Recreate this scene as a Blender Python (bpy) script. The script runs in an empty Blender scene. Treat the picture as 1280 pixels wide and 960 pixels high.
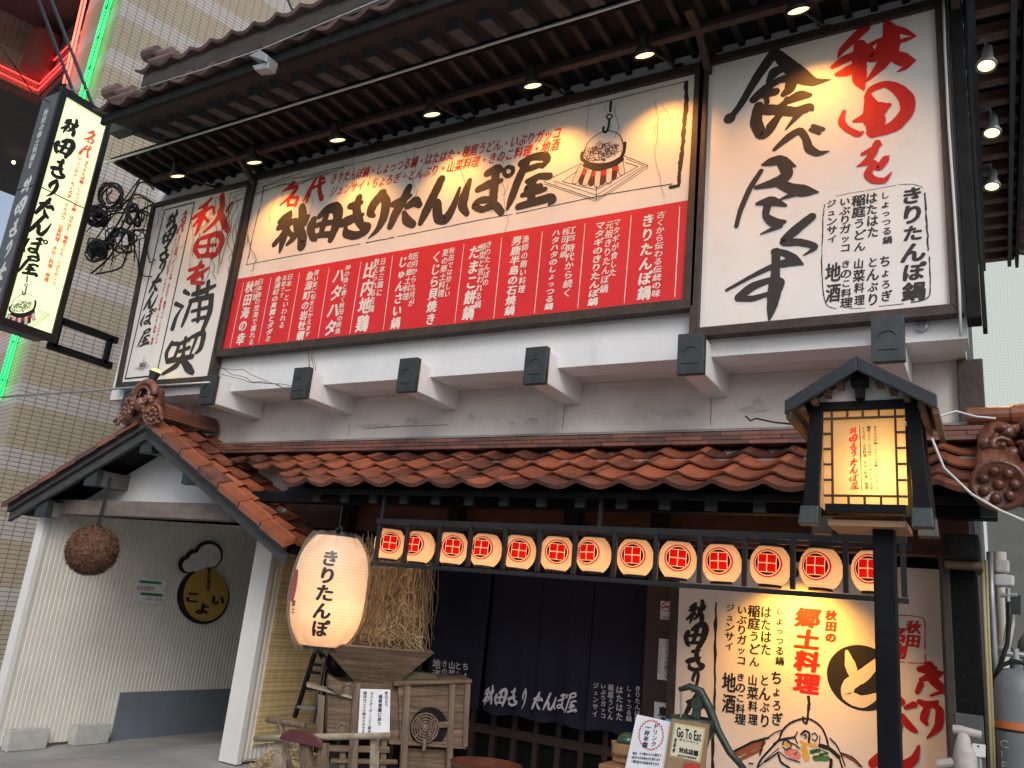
import bpy, bmesh, math, random
from mathutils import Vector, Matrix
random.seed(11)
R = math.radians
S = bpy.context.scene
C = S.collection

# ------------------------------------------------------------------ camera, world, light, exposure
FPX, YAW, PITCH, ROLL, EYE = 1023.242, -0.54522024, 0.27181392, -0.0985146, 1.72
ca, sa, cb, sb, cc, sc = (math.cos(YAW), math.sin(YAW), math.cos(PITCH), math.sin(PITCH), math.cos(ROLL), math.sin(ROLL))
fw = Vector((sa*cb, ca*cb, sb)); r0 = Vector((ca, -sa, 0)); d0 = fw.cross(r0)
rt = cc*r0 + sc*d0; dn = -sc*r0 + cc*d0
cam = bpy.data.cameras.new('camera'); cam.sensor_width = 36; cam.lens = 36*FPX/1280; cam.clip_end = 500; cam.clip_start = 0.05
co = bpy.data.objects.new('camera', cam); C.objects.link(co); S.camera = co
m3 = Matrix((rt, -dn, -fw)).transposed()
co.matrix_world = Matrix.Translation((0, 0, EYE)) @ m3.to_4x4()

W = bpy.data.worlds.new('World'); S.world = W; W.use_nodes = True
wn = W.node_tree.nodes; wl = W.node_tree.links
sky = wn.new('ShaderNodeTexSky'); sky.sky_type = 'NISHITA'; sky.sun_disc = False
SUN_EL, SUN_AZ = 40, 142
sky.sun_elevation = R(SUN_EL); sky.sun_rotation = R(SUN_AZ); sky.dust_density = 3.0
hs = wn.new('ShaderNodeHueSaturation'); hs.inputs['Saturation'].default_value = 0.62
wl.new(sky.outputs[0], hs.inputs['Color']); wl.new(hs.outputs[0], wn['Background'].inputs[0])
wn['Background'].inputs[1].default_value = 0.15
sun = bpy.data.lights.new('sun', 'SUN'); sun.energy = 1.0; sun.angle = R(25); sun.color = (1, .985, .97)
so = bpy.data.objects.new('sun', sun); C.objects.link(so)
so.rotation_euler = (R(90-SUN_EL), 0, R(180-SUN_AZ))
S.view_settings.view_transform = 'Standard'; S.view_settings.look = 'None'; S.view_settings.gamma = 1
S.view_settings.use_curve_mapping = False; S.view_settings.exposure = 0.12
S.cycles.use_denoising = True
S.cycles.max_bounces = 8; S.cycles.transparent_max_bounces = 12; S.cycles.sample_clamp_indirect = 6

# ------------------------------------------------------------------ pixel -> world helpers
def ray(x, y): return rt*((x-640)/FPX) + dn*((y-480)/FPX) + fw
CAM = Vector((0, 0, EYE))
def pY(x, y, Y): d = ray(x, y); return CAM + d*(Y/d.y)
def pX(x, y, X): d = ray(x, y); return CAM + d*(X/d.x)
def pZ(x, y, Z): d = ray(x, y); return CAM + d*((Z-EYE)/d.z)

# ------------------------------------------------------------------ materials
MATS = {}
def mat(name, col, rough=.6, var=.25, scale=6, bump=.15, metal=0, spec=.5, stretch=(1,1,1), bscale=None, dirt=None, coat=0):
    if name in MATS: return MATS[name]
    m = bpy.data.materials.new(name); m.use_nodes = True
    n, l = m.node_tree.nodes, m.node_tree.links; b = n['Principled BSDF']
    tc = n.new('ShaderNodeTexCoord'); mp = n.new('ShaderNodeMapping'); mp.inputs['Scale'].default_value = stretch
    l.new(tc.outputs['Object'], mp.inputs[0])
    nz = n.new('ShaderNodeTexNoise'); nz.inputs['Scale'].default_value = scale; nz.inputs['Detail'].default_value = 7; nz.inputs['Roughness'].default_value = .62
    l.new(mp.outputs[0], nz.inputs[0])
    rp = n.new('ShaderNodeValToRGB'); e = rp.color_ramp.elements
    e[0].position, e[1].position = .3, .7
    e[0].color = (*[max(0, c*(1-var)) for c in col], 1); e[1].color = (*[min(1, c*(1+var)) for c in col], 1)
    l.new(nz.outputs['Fac'], rp.inputs[0]); out = rp.outputs[0]
    if dirt:
        n2 = n.new('ShaderNodeTexNoise'); n2.inputs['Scale'].default_value = dirt[1]; n2.inputs['Detail'].default_value = 9; n2.inputs['Roughness'].default_value = .7
        l.new(tc.outputs['Object'], n2.inputs[0])
        r2 = n.new('ShaderNodeValToRGB'); r2.color_ramp.elements[0].position = dirt[2]; r2.color_ramp.elements[1].position = dirt[3]
        l.new(n2.outputs['Fac'], r2.inputs[0])
        mx = n.new('ShaderNodeMixRGB'); mx.inputs[2].default_value = (*dirt[0], 1)
        l.new(r2.outputs[0], mx.inputs[0]); l.new(out, mx.inputs[1]); out = mx.outputs[0]
    l.new(out, b.inputs['Base Color'])
    b.inputs['Roughness'].default_value = rough; b.inputs['Metallic'].default_value = metal
    b.inputs['Specular IOR Level'].default_value = spec; b.inputs['Coat Weight'].default_value = coat
    if bump:
        nb = n.new('ShaderNodeTexNoise'); nb.inputs['Scale'].default_value = bscale or scale*5; nb.inputs['Detail'].default_value = 6
        l.new(mp.outputs[0], nb.inputs[0])
        bp = n.new('ShaderNodeBump'); bp.inputs['Strength'].default_value = bump; bp.inputs['Distance'].default_value = .01
        l.new(nb.outputs['Fac'], bp.inputs['Height']); l.new(bp.outputs[0], b.inputs['Normal'])
    MATS[name] = m; return m
def emis(name, col, st):
    if name in MATS: return MATS[name]
    m = bpy.data.materials.new(name); m.use_nodes = True; n, l = m.node_tree.nodes, m.node_tree.links
    b = n['Principled BSDF']; b.inputs['Base Color'].default_value = (*[min(.8, c) for c in col], 1); b.inputs['Emission Color'].default_value = (*col, 1); b.inputs['Emission Strength'].default_value = st
    b.inputs['Roughness'].default_value = .4
    MATS[name] = m; return m
def flat(name, col, rough=.5, spec=.3): return mat(name, col, rough, .08, 12, 0, spec=spec)

DKWOOD = mat('dark_stained_wood', (.012,.0125,.0135), .7, .4, 3, .25, spec=.15, stretch=(3,3,3), bscale=30)
BLKWOOD = mat('black_painted_wood', (.006,.0065,.008), .55, .4, 4, .2, spec=.15, bscale=40)
BROWN = mat('brown_frame_wood', (.034,.024,.02), .6, .45, 4, .25, stretch=(2,2,2))
EAVEWOOD = mat('weathered_eave_wood', (.046,.056,.062), .8, .4, 5, .3, stretch=(6,1,6))
REDWOOD = mat('red_brown_rafter_wood', (.028,.021,.018), .75, .45, 5, .3, stretch=(6,1,6))
OLDWOOD = mat('old_grey_wood', (.16,.108,.07), .8, .75, 1.6, .5, stretch=(1.2,1.2,26), bscale=6, dirt=((.085,.06,.043), 2.5, .48, .72))
OLDWOODV = mat('old_grey_wood_upright', (.145,.105,.075), .8, .7, 1.6, .5, stretch=(22,22,1.2), bscale=6, dirt=((.09,.07,.055), 3, .5, .72))
PALEWOOD = mat('pale_pole_wood', (.34,.29,.22), .75, .35, 3, .4, stretch=(2,9,9), dirt=((.14,.12,.09), 3, .5, .75))
PLASTER = mat('dirty_white_plaster', (.70,.66,.62), .85, .1, 1.6, .3, bscale=40, dirt=((.46,.40,.36), 1.1, .45, .85))
WHITE = mat('white_painted_plaster', (.72,.73,.74), .8, .07, 2, .15, bscale=30, dirt=((.5,.5,.49), 2.2, .56, .85))
SIGNW = mat('white_sign_board', (.73,.72,.70), .55, .05, 2, .04, dirt=((.58,.56,.52), 1.5, .55, .9))
SIGNR = mat('red_sign_board', (.62,.013,.02), .5, .08, 2, .03, dirt=((.5,.016,.024), 1.4, .5, .85))
INK = flat('black_sign_paint', (.018,.018,.02), .55)
REDINK = flat('red_sign_paint', (.52,.022,.018), .5)
DARKRED = flat('deep_red_sign_paint', (.40,.012,.012), .5)
WHITEINK = flat('white_sign_paint', (.74,.7,.66), .6)
CAPM = mat('verdigris_dark_metal', (.048,.058,.061), .5, .3, 8, .12, metal=.5)
TRIM = mat('white_trim_board', (.72,.72,.69), .6, .06, 3, .06)
SIDING = mat('ribbed_white_siding', (.72,.70,.64), .55, .06, 2, .06, dirt=((.6,.58,.53), 1.3, .5, .85))
SLATE = mat('blue_grey_board', (.16,.19,.225), .6, .12, 3, .1)
CONCRETE = mat('grey_concrete', (.36,.37,.36), .85, .2, 5, .4, dirt=((.2,.2,.2), 2, .5, .8))
PAPER = flat('white_paper', (.74,.76,.8), .7)
METAL = mat('grey_galvanised_metal', (.36,.38,.39), .45, .2, 6, .1, metal=.6)
CABLE = flat('black_cable', (.015,.015,.017), .5)
WHITECABLE = flat('pale_cable', (.55,.58,.58), .5)
STRAW = mat('rice_straw', (.36,.25,.12), .8, .5, 20, .3)
IRON = mat('green_cast_iron', (.05,.07,.06), .45, .35, 8, .25, metal=.4)
PVC = mat('cream_plastic_pipe', (.5,.48,.42), .5, .12, 5, .05)

# glazed red-brown roof tile, each tile with its own tone
def tile_mat(name, c1, c2, rough):
    m = bpy.data.materials.new(name); m.use_nodes = True; n, l = m.node_tree.nodes, m.node_tree.links; b = n['Principled BSDF']
    at = n.new('ShaderNodeAttribute'); at.attribute_name = 'tone'
    tc = n.new('ShaderNodeTexCoord'); nz = n.new('ShaderNodeTexNoise'); nz.inputs['Scale'].default_value = 9; nz.inputs['Detail'].default_value = 8
    l.new(tc.outputs['Object'], nz.inputs[0])
    ad = n.new('ShaderNodeMath'); ad.operation = 'ADD'; l.new(at.outputs['Fac'], ad.inputs[0]); l.new(nz.outputs['Fac'], ad.inputs[1])
    rp = n.new('ShaderNodeValToRGB'); rp.color_ramp.elements[0].position = .45; rp.color_ramp.elements[1].position = 1.25
    rp.color_ramp.elements[0].color = (*c1, 1); rp.color_ramp.elements[1].color = (*c2, 1)
    sb_ = n.new('ShaderNodeMath'); sb_.operation = 'MULTIPLY'; sb_.inputs[1].default_value = .75; l.new(ad.outputs[0], sb_.inputs[0])
    l.new(sb_.outputs[0], rp.inputs[0]); l.new(rp.outputs[0], b.inputs['Base Color'])
    b.inputs['Roughness'].default_value = rough; b.inputs['Specular IOR Level'].default_value = .6
    n2 = n.new('ShaderNodeTexNoise'); n2.inputs['Scale'].default_value = 40; l.new(tc.outputs['Object'], n2.inputs[0])
    bp = n.new('ShaderNodeBump'); bp.inputs['Strength'].default_value = .15; bp.inputs['Distance'].default_value = .01
    l.new(n2.outputs['Fac'], bp.inputs['Height']); l.new(bp.outputs[0], b.inputs['Normal'])
    return m
TILE = tile_mat('glazed_red_tile', (.085,.034,.025), (.27,.088,.045), .26)
OLDTILE = tile_mat('weathered_red_tile', (.08,.055,.05), (.19,.12,.108), .6)
RIDGETILE = tile_mat('dull_ridge_tile', (.09,.04,.03), (.2,.075,.05), .5)
ORNM = mat('glazed_ornament_clay', (.16,.065,.045), .35, .45, 12, .4, dirt=((.34,.2,.15), 9, .52, .75))
DKORN = mat('dark_glazed_ornament', (.095,.034,.022), .28, .5, 12, .4)

# ------------------------------------------------------------------ mesh builder
class MB:
    def __init__(s): s.v = []; s.f = []; s.t = []; s.tone = 0.5
    def add(s, vs, fs):
        k = len(s.v); s.v += [Vector(p) for p in vs]; s.f += [tuple(i+k for i in f) for f in fs]; s.t += [s.tone]*len(fs)
    def hexa(s, p):  # 8 points: bottom ring 0-3, top ring 4-7
        s.add(p, [(3,2,1,0),(4,5,6,7),(0,1,5,4),(1,2,6,5),(2,3,7,6),(3,0,4,7)])
    def box(s, x0, x1, y0, y1, z0, z1):
        s.hexa([(x0,y0,z0),(x1,y0,z0),(x1,y1,z0),(x0,y1,z0),(x0,y0,z1),(x1,y0,z1),(x1,y1,z1),(x0,y1,z1)])
    def beam(s, a, b, w, h, up=(0,0,1)):  # rectangular bar from a to b
        a, b = Vector(a), Vector(b); d = (b-a).normalized(); up = Vector(up)
        x = d.cross(up)
        if x.length < 1e-4: x = d.cross(Vector((0,1,0)))
        x.normalize(); z = x.cross(d)
        q = [a-x*w/2-z*h/2, a+x*w/2-z*h/2, a+x*w/2+z*h/2, a-x*w/2+z*h/2]
        s.hexa(q + [p+(b-a) for p in q])
    def tube(s, pts, r, n=8, caps=True):
        pts = [Vector(p) for p in pts]; k = len(pts); rs = r if isinstance(r, (list, tuple)) else [r]*k
        vs = []; fs = []; pu = None
        for i, p in enumerate(pts):
            t = (pts[min(i+1, k-1)] - pts[max(i-1, 0)]).normalized()
            if pu is None:
                pu = t.orthogonal().normalized()
            pu = (pu - t*pu.dot(t)).normalized(); w = t.cross(pu)
            for j in range(n):
                a = 2*math.pi*j/n; vs.append(p + (pu*math.cos(a) + w*math.sin(a))*rs[i])
        for i in range(k-1):
            for j in range(n):
                fs.append((i*n+j, i*n+(j+1) % n, (i+1)*n+(j+1) % n, (i+1)*n+j))
        if caps: fs += [tuple(range(n-1, -1, -1)), tuple((k-1)*n+j for j in range(n))]
        s.add(vs, fs)
    def lathe(s, o, prof, n=32, ax=(0,0,1), caps=False, flat_=1.0):  # prof: (radius, height)
        o = Vector(o); ax = Vector(ax).normalized()
        u = Vector((1,0,0)) if abs(ax.x) < .9 else Vector((0,0,1)); u = (u - ax*u.dot(ax)).normalized(); w = ax.cross(u)
        vs = []; fs = []; k = len(prof)
        for (r, h) in prof:
            for j in range(n):
                a = 2*math.pi*j/n; vs.append(o + ax*h + (u*math.cos(a) + w*math.sin(a)*flat_)*r)
        for i in range(k-1):
            for j in range(n):
                fs.append((i*n+j, i*n+(j+1) % n, (i+1)*n+(j+1) % n, (i+1)*n+j))
        if caps: fs += [tuple(range(n-1, -1, -1)), tuple((k-1)*n+j for j in range(n))]
        s.add(vs, fs)
    def prism(s, poly, off):  # closed planar polygon extruded by off
        n = len(poly); off = Vector(off); poly = [Vector(p) for p in poly]
        s.add(poly + [p+off for p in poly], [tuple(range(n-1, -1, -1)), tuple(range(n, 2*n))] + [(i, (i+1) % n, n+(i+1) % n, n+i) for i in range(n)])
    def blob(s, o, rx, ry, rz, n=10, jit=.0):
        o = Vector(o); vs = []; fs = []; k = n//2+1
        for i in range(k):
            ph = math.pi*i/(k-1)
            for j in range(n):
                a = 2*math.pi*j/n; q = 1+random.uniform(-jit, jit)
                vs.append(o + Vector((rx*math.sin(ph)*math.cos(a), ry*math.sin(ph)*math.sin(a), rz*math.cos(ph)))*q)
        for i in range(k-1):
            for j in range(n): fs.append((i*n+j, (i+1)*n+j, (i+1)*n+(j+1) % n, i*n+(j+1) % n))
        s.add(vs, fs)
    def build(s, name, m, parent=None, smooth=False, bevel=0, local=False, tone=False, base=False):
        me = bpy.data.meshes.new(name)
        lo = Vector([min(v[i] for v in s.v) for i in range(3)]); hi = Vector([max(v[i] for v in s.v) for i in range(3)])
        org = (lo+hi)/2
        if base or (parent is None): org.z = lo.z
        me.from_pydata([v-org for v in s.v], [], s.f); me.update()
        if tone:
            at = me.attributes.new('tone', 'FLOAT', 'FACE')
            at.data.foreach_set('value', s.t)
        bm = bmesh.new(); bm.from_mesh(me); bmesh.ops.recalc_face_normals(bm, faces=bm.faces); bm.to_mesh(me); bm.free()
        if smooth: me.polygons.foreach_set('use_smooth', [True]*len(me.polygons))
        me.materials.append(m)
        o = bpy.data.objects.new(name, me); C.objects.link(o)
        if parent is None: o.location = org
        else:
            o.parent = parent; o.location = org - (Vector((0,0,0)) if local else WO[parent.name])
        WO[o.name] = org.copy()
        if bevel:
            bv = o.modifiers.new('bevel', 'BEVEL'); bv.width = bevel; bv.segments = 2; bv.limit_method = 'ANGLE'; bv.angle_limit = R(40)
        return o
WO = {}
def thing(name, label, cat, loc, group=None, kind=None):
    o = bpy.data.objects.new(name, None); C.objects.link(o); o.location = loc; o.empty_display_size = .1
    WO[o.name] = Vector(loc)
    tag(o, label, cat, group); return o
def tag(o, label, cat, group=None):
    o['label'] = label; o['category'] = cat
    if group: o['group'] = group
    return o
def struct(o): o['kind'] = 'structure'; return o
def one(name, m, fn, parent=None, **k):
    b = MB(); fn(b); return b.build(name, m, parent, **k)
def copy_tree(o, parent=None, dloc=Vector((0,0,0))):
    c = o.copy(); C.objects.link(c); c.parent = parent
    WO[c.name] = WO.get(o.name, Vector((0,0,0))) + dloc
    if parent is None: c.location = o.location + dloc
    for ch in list(o.children): copy_tree(ch, c, dloc)
    return c

# ------------------------------------------------------------------ lettering
GL = {}
def glyph(ch):
    if ch in GL: return GL[ch]
    cu = bpy.data.curves.new('glyph', 'FONT'); cu.body = ch; cu.size = 1; cu.resolution_u = 3
    ob = bpy.data.objects.new('glyph', cu); C.objects.link(ob)
    dg = bpy.context.evaluated_depsgraph_get()
    me = bpy.data.meshes.new_from_object(ob.evaluated_get(dg))
    vs = [(v.co.x, v.co.y+.12) for v in me.vertices]; fs = [tuple(p.vertices) for p in me.polygons]
    bpy.data.objects.remove(ob); bpy.data.curves.remove(cu); bpy.data.meshes.remove(me)
    GL[ch] = (vs, fs); return GL[ch]
class Plane:
    def __init__(s, o, u, v, px):
        s.o, s.u, s.v = Vector(o), Vector(u).normalized(), Vector(v).normalized(); s.n = s.u.cross(s.v).normalized(); s.px = px
    def at(s, x, y):      # photo pixel -> plane coordinates
        d = ray(x, y); t = (s.o-CAM).dot(s.n)/d.dot(s.n); p = CAM + d*t - s.o
        return Vector((p.dot(s.u), p.dot(s.v)))
    def w(s, ab, h=0): return s.o + s.u*ab[0] + s.v*ab[1] + s.n*h
def planeY(Y): return Plane((0, Y, 0), (1,0,0), (0,0,1), None)     # faces the street (-Y)
def planeX(X): return Plane((X, 0, 0), (0,1,0), (0,0,1), None)     # faces +X
LAY = [0]
SMALL = set('ょゅっゃョュッャァィ')
def col(mb, pl, a, b, s, size=1.0, bold=.03, h=.0015, jit=0.0, brushy=True, slant=.06, gap=.97):
    """vertical line of text from pixel a (top) to pixel b (bottom)"""
    A, B = pl.at(*a), pl.at(*b); n = len(s); d = (A-B)/n
    e1u = Vector((1, 0)); L = d.length
    rnd = random.Random(hash(s) & 0xff if False else sum(map(ord, s)))
    for i, ch in enumerate(s):
        if ch == ' ': continue
        c = A - d*(i+.5); k = 1+rnd.uniform(-jit, jit); q = .86 if ch in SMALL else 1
        e1 = e1u*L*size*k*q; e2 = d*gap*k*q
        if ch in 'ー〜': e1, e2 = -d*.95, e1u*L*size
        f = BRON if brushy else False
        putc(mb, pl, ch, c, e1, e2, h, bold, slant, f)
def row(mb, pl, a, b, s, size=1.0, bold=.03, h=.0015, brushy=False, slant=.0, v=None):
    A, B = pl.at(*a), pl.at(*b); n = len(s); d = (B-A)/n; L = d.length
    for i, ch in enumerate(s):
        if ch == ' ': continue
        c = A + d*(i+.5)
        putc(mb, pl, ch, c, d*.97, Vector((-d.y, d.x))*size, h, bold, slant, BRON if brushy else False)
def latin(mb, pl, a, b, s, hgt, bold=.02, h=.0015):
    """proportional text between two pixels"""
    A, B = pl.at(*a), pl.at(*b); adv = []
    for ch in s:
        if ch == ' ': adv.append(.3)
        else: vs, _ = glyph(ch); adv.append(max(x for x, y in vs)+.06)
    tot = sum(adv); d = (B-A)/tot; p = A.copy(); up = Vector((-d.y, d.x)).normalized()
    for ch, w_ in zip(s, adv):
        if ch != ' ': putc(mb, pl, ch, p + d*.5 + up*(.0), d, up*hgt, h, bold, 0, False)
        p = p + d*w_
BRON = True
def putc(mb, pl, ch, c, e1, e2, h, bold, slant, br):
    if br and ch in BR: brush(mb, pl, ch, c, e1, e2, h, slant)
    else:
        vs, fs = glyph(ch)
        offs = [(0,0)]
        if bold: offs += [(bold*math.cos(a*math.pi/4), bold*.7*math.sin(a*math.pi/4)) for a in (range(8) if bold > .045 else (0,2,4,6))]
        for k, (ox, oy) in enumerate(offs):
            mb.add([pl.w(c + e1*(x-.5+ox+slant*(y-.5)) + e2*(y-.5+oy), h + k*.00012) for x, y in vs], fs)
TENS = .36
BWM = [1.22]
def spline(pts, step=6):
    if len(pts) == 2:
        return [tuple(a+(b-a)*i/step for a, b in zip(*pts)) for i in range(step+1)]
    out = []; P = [pts[0]] + list(pts) + [pts[-1]]
    for i in range(1, len(P)-2):
        p0, p1, p2, p3 = P[i-1:i+3]
        for k in range(step):
            t = k/step
            out.append(tuple((b*(2*t**3-3*t*t+1) + TENS*(c_-a)*(t**3-2*t*t+t) + c_*(3*t*t-2*t**3) + TENS*(d-b)*(t**3-t*t)) for a, b, c_, d in zip(p0, p1, p2, p3)))
    out.append(tuple(pts[-1])); return out
def ribbon(mb, fn, st, h0, rough=.05, rnd=random):
    """brush stroke: st = [(x, y, w)], fn maps (x, y, h) to world"""
    P = spline(st); n = len(P); L = []; Rr = []; h = h0
    for i, (x, y, w) in enumerate(P):
        x1, y1, _ = P[min(i+1, n-1)]; x0, y0, _ = P[max(i-1, 0)]
        dx, dy = x1-x0, y1-y0; q = math.hypot(dx, dy) or 1; nx, ny = -dy/q, dx/q
        w = max(w, .2)*.5
        L.append((x+nx*w*(1+rnd.uniform(-rough, rough)), y+ny*w*(1+rnd.uniform(-rough, rough)))); Rr.append((x-nx*w*(1+rnd.uniform(-rough, rough)), y-ny*w*(1+rnd.uniform(-rough, rough))))
    for i in range(n-1):
        hh = h0 + i*4e-6
        mb.add([fn(*L[i], hh), fn(*L[i+1], hh), fn(*Rr[i+1], hh), fn(*Rr[i], hh)], [(0,1,2,3)])
    for (x, y, w), e in ((P[0], -1e-5), (P[-1], n*4e-6)):
        if w > 1:
            r = w*.5; mb.add([fn(x+r*math.cos(a*math.pi/5), y+r*math.sin(a*math.pi/5), h0+e-2e-5) for a in range(10)], [tuple(range(10))])
BR = {}
def reg(ch, strokes, box=None, shear=0.0):
    """store a brush character, normalised to its own box"""
    if box is None:
        xs = [p[0] for s in strokes for p in s]; ys = [p[1] for s in strokes for p in s]; ws = max(p[2] for s in strokes for p in s)*.35
        box = (min(xs)-ws, min(ys)-ws, max(xs)+ws, max(ys)+ws)
    x0, y0, x1, y1 = box; m = max(x1-x0, y1-y0)
    BR[ch] = [[((x-(x0+x1)/2 + shear*(y-(y0+y1)/2))/m, -(y-(y0+y1)/2)/m, w/m) for x, y, w in s] for s in strokes]
def brush(mb, pl, ch, c, e1, e2, h, slant=0.0):
    rnd = random.Random(ord(ch))
    for k, st in enumerate(BR[ch]):
        q = 1000
        ribbon(mb, lambda x, y, hh: pl.w(c + e1*((x/q)+slant*(y/q)) + e2*(y/q), hh), [(x*q, y*q, w*q*BWM[0]) for x, y, w in st], h + k*.00015, .05, rnd)
WM = [1.0]
def trace(mb, pl, ox, oy, sc_, strokes, h=.0015, rough=.05):
    """paint strokes given in the pixels of an enlarged crop (origin ox, oy; scale sc_)"""
    for k, st in enumerate(strokes):
        pts = []
        for x, y, w in st:
            a = pl.at(ox+x/sc_, oy+y/sc_); b = pl.at(ox+(x+1)/sc_, oy+y/sc_); c_ = pl.at(ox+x/sc_, oy+(y+1)/sc_)
            k_ = math.sqrt(abs((b-a).x*(c_-a).y-(b-a).y*(c_-a).x))
            pts.append((a.x*1000, a.y*1000, w*k_*1000*WM[0]))
        ribbon(mb, lambda x, y, hh: pl.w((x/1000, y/1000), hh), pts, h + k*.00015, rough)
def poly(mb, pl, pts, h=.001):
    mb.add([pl.w(pl.at(*p), h) for p in pts], [tuple(range(len(pts)))])
def quad_slab(mb, pl, px, t, h=0):
    """board with front corners at photo pixels px (TL, TR, BR, BL), thickness t behind"""
    a = [pl.w(pl.at(*p), h) for p in px]; b = [p - pl.n*t for p in a]
    mb.hexa([b[3], b[2], b[1], b[0], a[3], a[2], a[1], a[0]])
def frame_bars(pl, px, w, t, front, name, m, parent):
    """four frame members round a board"""
    P = [pl.at(*p) for p in px]
    n = 4; dirs = [(P[(i+1) % 4]-P[i]).normalized() for i in range(4)]
    outn = []
    for i in range(4):
        d = dirs[i]; outn.append(Vector((-d.y, d.x)))
    ctr = sum(P, Vector((0,0)))/4
    outn = [o if (P[i]-ctr).dot(o) > 0 else -o for i, o in enumerate(outn)]
    O = []
    for i in range(4):
        j = (i-1) % 4; O.append(P[i] + outn[i]*w + outn[j]*w)
    for i in range(4):
        j = (i+1) % 4
        mb = MB(); q = [P[i], P[j], O[j], O[i]]
        e = .0015 if i % 2 else 0
        a = [pl.w(p, front+e) for p in q]; b = [pl.w(p, front-t) for p in q]
        mb.hexa(b + a); mb.build(name, m, parent, bevel=.004)

# ------------------------------------------------------------------ brush characters (traced stroke by stroke)
K = dict(
秋=[[(110,700,20),(75,730,30),(45,755,22)],[(40,790,26),(85,770,34),(140,748,24)],[(105,715,30),(85,800,38),(62,880,32),(48,935,14)],[(85,800,28),(50,850,26),(14,890,26)],[(100,815,24),(125,842,20)],[(180,668,34),(184,720,42),(165,790,38),(130,850,30),(92,890,16)],[(165,795,36),(182,850,46),(178,900,44)],[(140,750,22),(145,795,26)],[(215,725,22),(196,765,28)]],
田=[[(250,745,34),(232,790,40),(245,850,30),(264,864,16)],[(285,722,26),(330,682,38),(380,670,48),(398,705,50),(383,780,44),(352,862,30)],[(330,700,28),(308,780,32),(290,840,22)],[(265,778,22),(310,766,26),(370,758,24)],[(250,842,20),(310,832,26),(360,832,30)]],
き=[[(468,662,28),(500,655,38),(538,640,20)],[(420,765,36),(450,752,46),(500,732,36),(545,712,18)],[(522,612,34),(508,680,40),(520,740,42),(540,785,30)],[(548,775,28),(575,785,34),(560,815,32),(500,838,36),(445,825,36),(442,790,20)]],
り=[[(662,588,44),(610,650,44),(592,700,40),(612,720,18)],[(655,585,34),(685,640,44),(668,735,42),(630,805,26),(578,855,6)]],
た=[[(728,650,30),(780,628,36),(832,598,18)],[(822,550,34),(785,630,44),(745,700,44),(710,782,32)],[(812,662,30),(860,634,46),(885,655,30)],[(792,700,22),(808,745,42),(846,772,34)]],
ん=[[(152,502,40),(110,590,44),(62,690,44),(28,762,28)],[(92,660,26),(125,640,38),(128,690,46),(135,735,44),(180,738,46),(226,660,34),(262,552,14)]],
ぽ=[[(322,508,24),(290,600,44),(280,660,44),(306,708,26)],[(428,465,34),(485,438,42),(512,445,26)],[(372,562,30),(440,530,40),(512,508,22)],[(482,450,36),(470,540,40),(462,640,40)],[(465,620,34),(385,628,32),(352,660,30),(400,682,30),(470,655,38),(512,698,34)],[(555,424,18),(582,436,20),(578,465,20),(550,482,20),(530,465,18),(538,436,18),(556,424,16)]],
屋=[[(632,405,34),(700,368,34),(770,362,42),(788,385,34),(760,422,24)],[(650,448,26),(715,424,30),(765,410,20)],[(662,405,36),(612,510,40),(572,620,34),(548,680,14)],[(668,512,24),(738,482,30),(800,482,34)],[(720,500,26),(662,560,28),(742,545,34)],[(702,540,38),(690,630,40)],[(640,595,24),(700,580,32),(775,560,24)],[(615,665,32),(700,640,38),(800,612,42),(822,628,34),(798,652,12)]])
for k_, v_ in K.items(): reg(k_, v_, None, .0)
reg('を', [[(385,380,20),(360,430,22),(325,455,12)],[(335,412,14),(400,395,20)],[(342,448,16),(385,428,20),(395,450,16)],[(422,405,14),(375,440,22),(345,468,22),(400,475,14)]])
reg('満', [[(310,515,18),(330,530,14)],[(270,575,18),(300,590,14)],[(255,690,24),(270,640,18),(300,590,8)],[(350,530,18),(400,515,24),(455,490,16)],[(375,490,20),(370,550,16)],[(425,470,20),(415,545,18)],[(340,562,18),(440,538,24)],[(340,570,18),(315,640,20),(298,680,14)],[(440,545,24),(430,620,26),(400,698,22)],[(385,560,18),(375,655,18)],[(345,612,12),(420,592,16)],[(348,655,12),(405,640,16)]])
reg('喫', [[(250,762,16),(225,810,20),(225,850,12)],[(252,768,14),(282,772,18),(262,832,16)],[(230,845,12),(265,832,12)],[(285,768,14),(330,748,18)],[(290,802,12),(332,786,16)],[(315,742,16),(300,842,16)],[(345,735,14),(400,718,22),(388,785,22),(365,812,10)],[(370,735,16),(342,812,10)],[(230,852,16),(345,828,20)],[(305,822,20),(270,870,22),(208,910,14)],[(300,845,20),(328,880,32),(352,905,20)]])
reg('名', [[(130,520,20),(95,555,18),(68,572,8)],[(85,560,14),(150,545,20),(115,600,20),(52,655,10)],[(100,625,16),(95,658,12)],[(100,615,12),(152,610,18),(140,655,16)],[(95,656,12),(145,652,12)]])
reg('代', [[(265,495,14),(230,560,20),(188,630,10)],[(228,575,18),(208,635,16)],[(240,555,14),(312,520,16)],[(292,490,16),(285,560,20),(298,622,20),(308,598,6)],[(308,488,12),(314,500,12)]])

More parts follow.
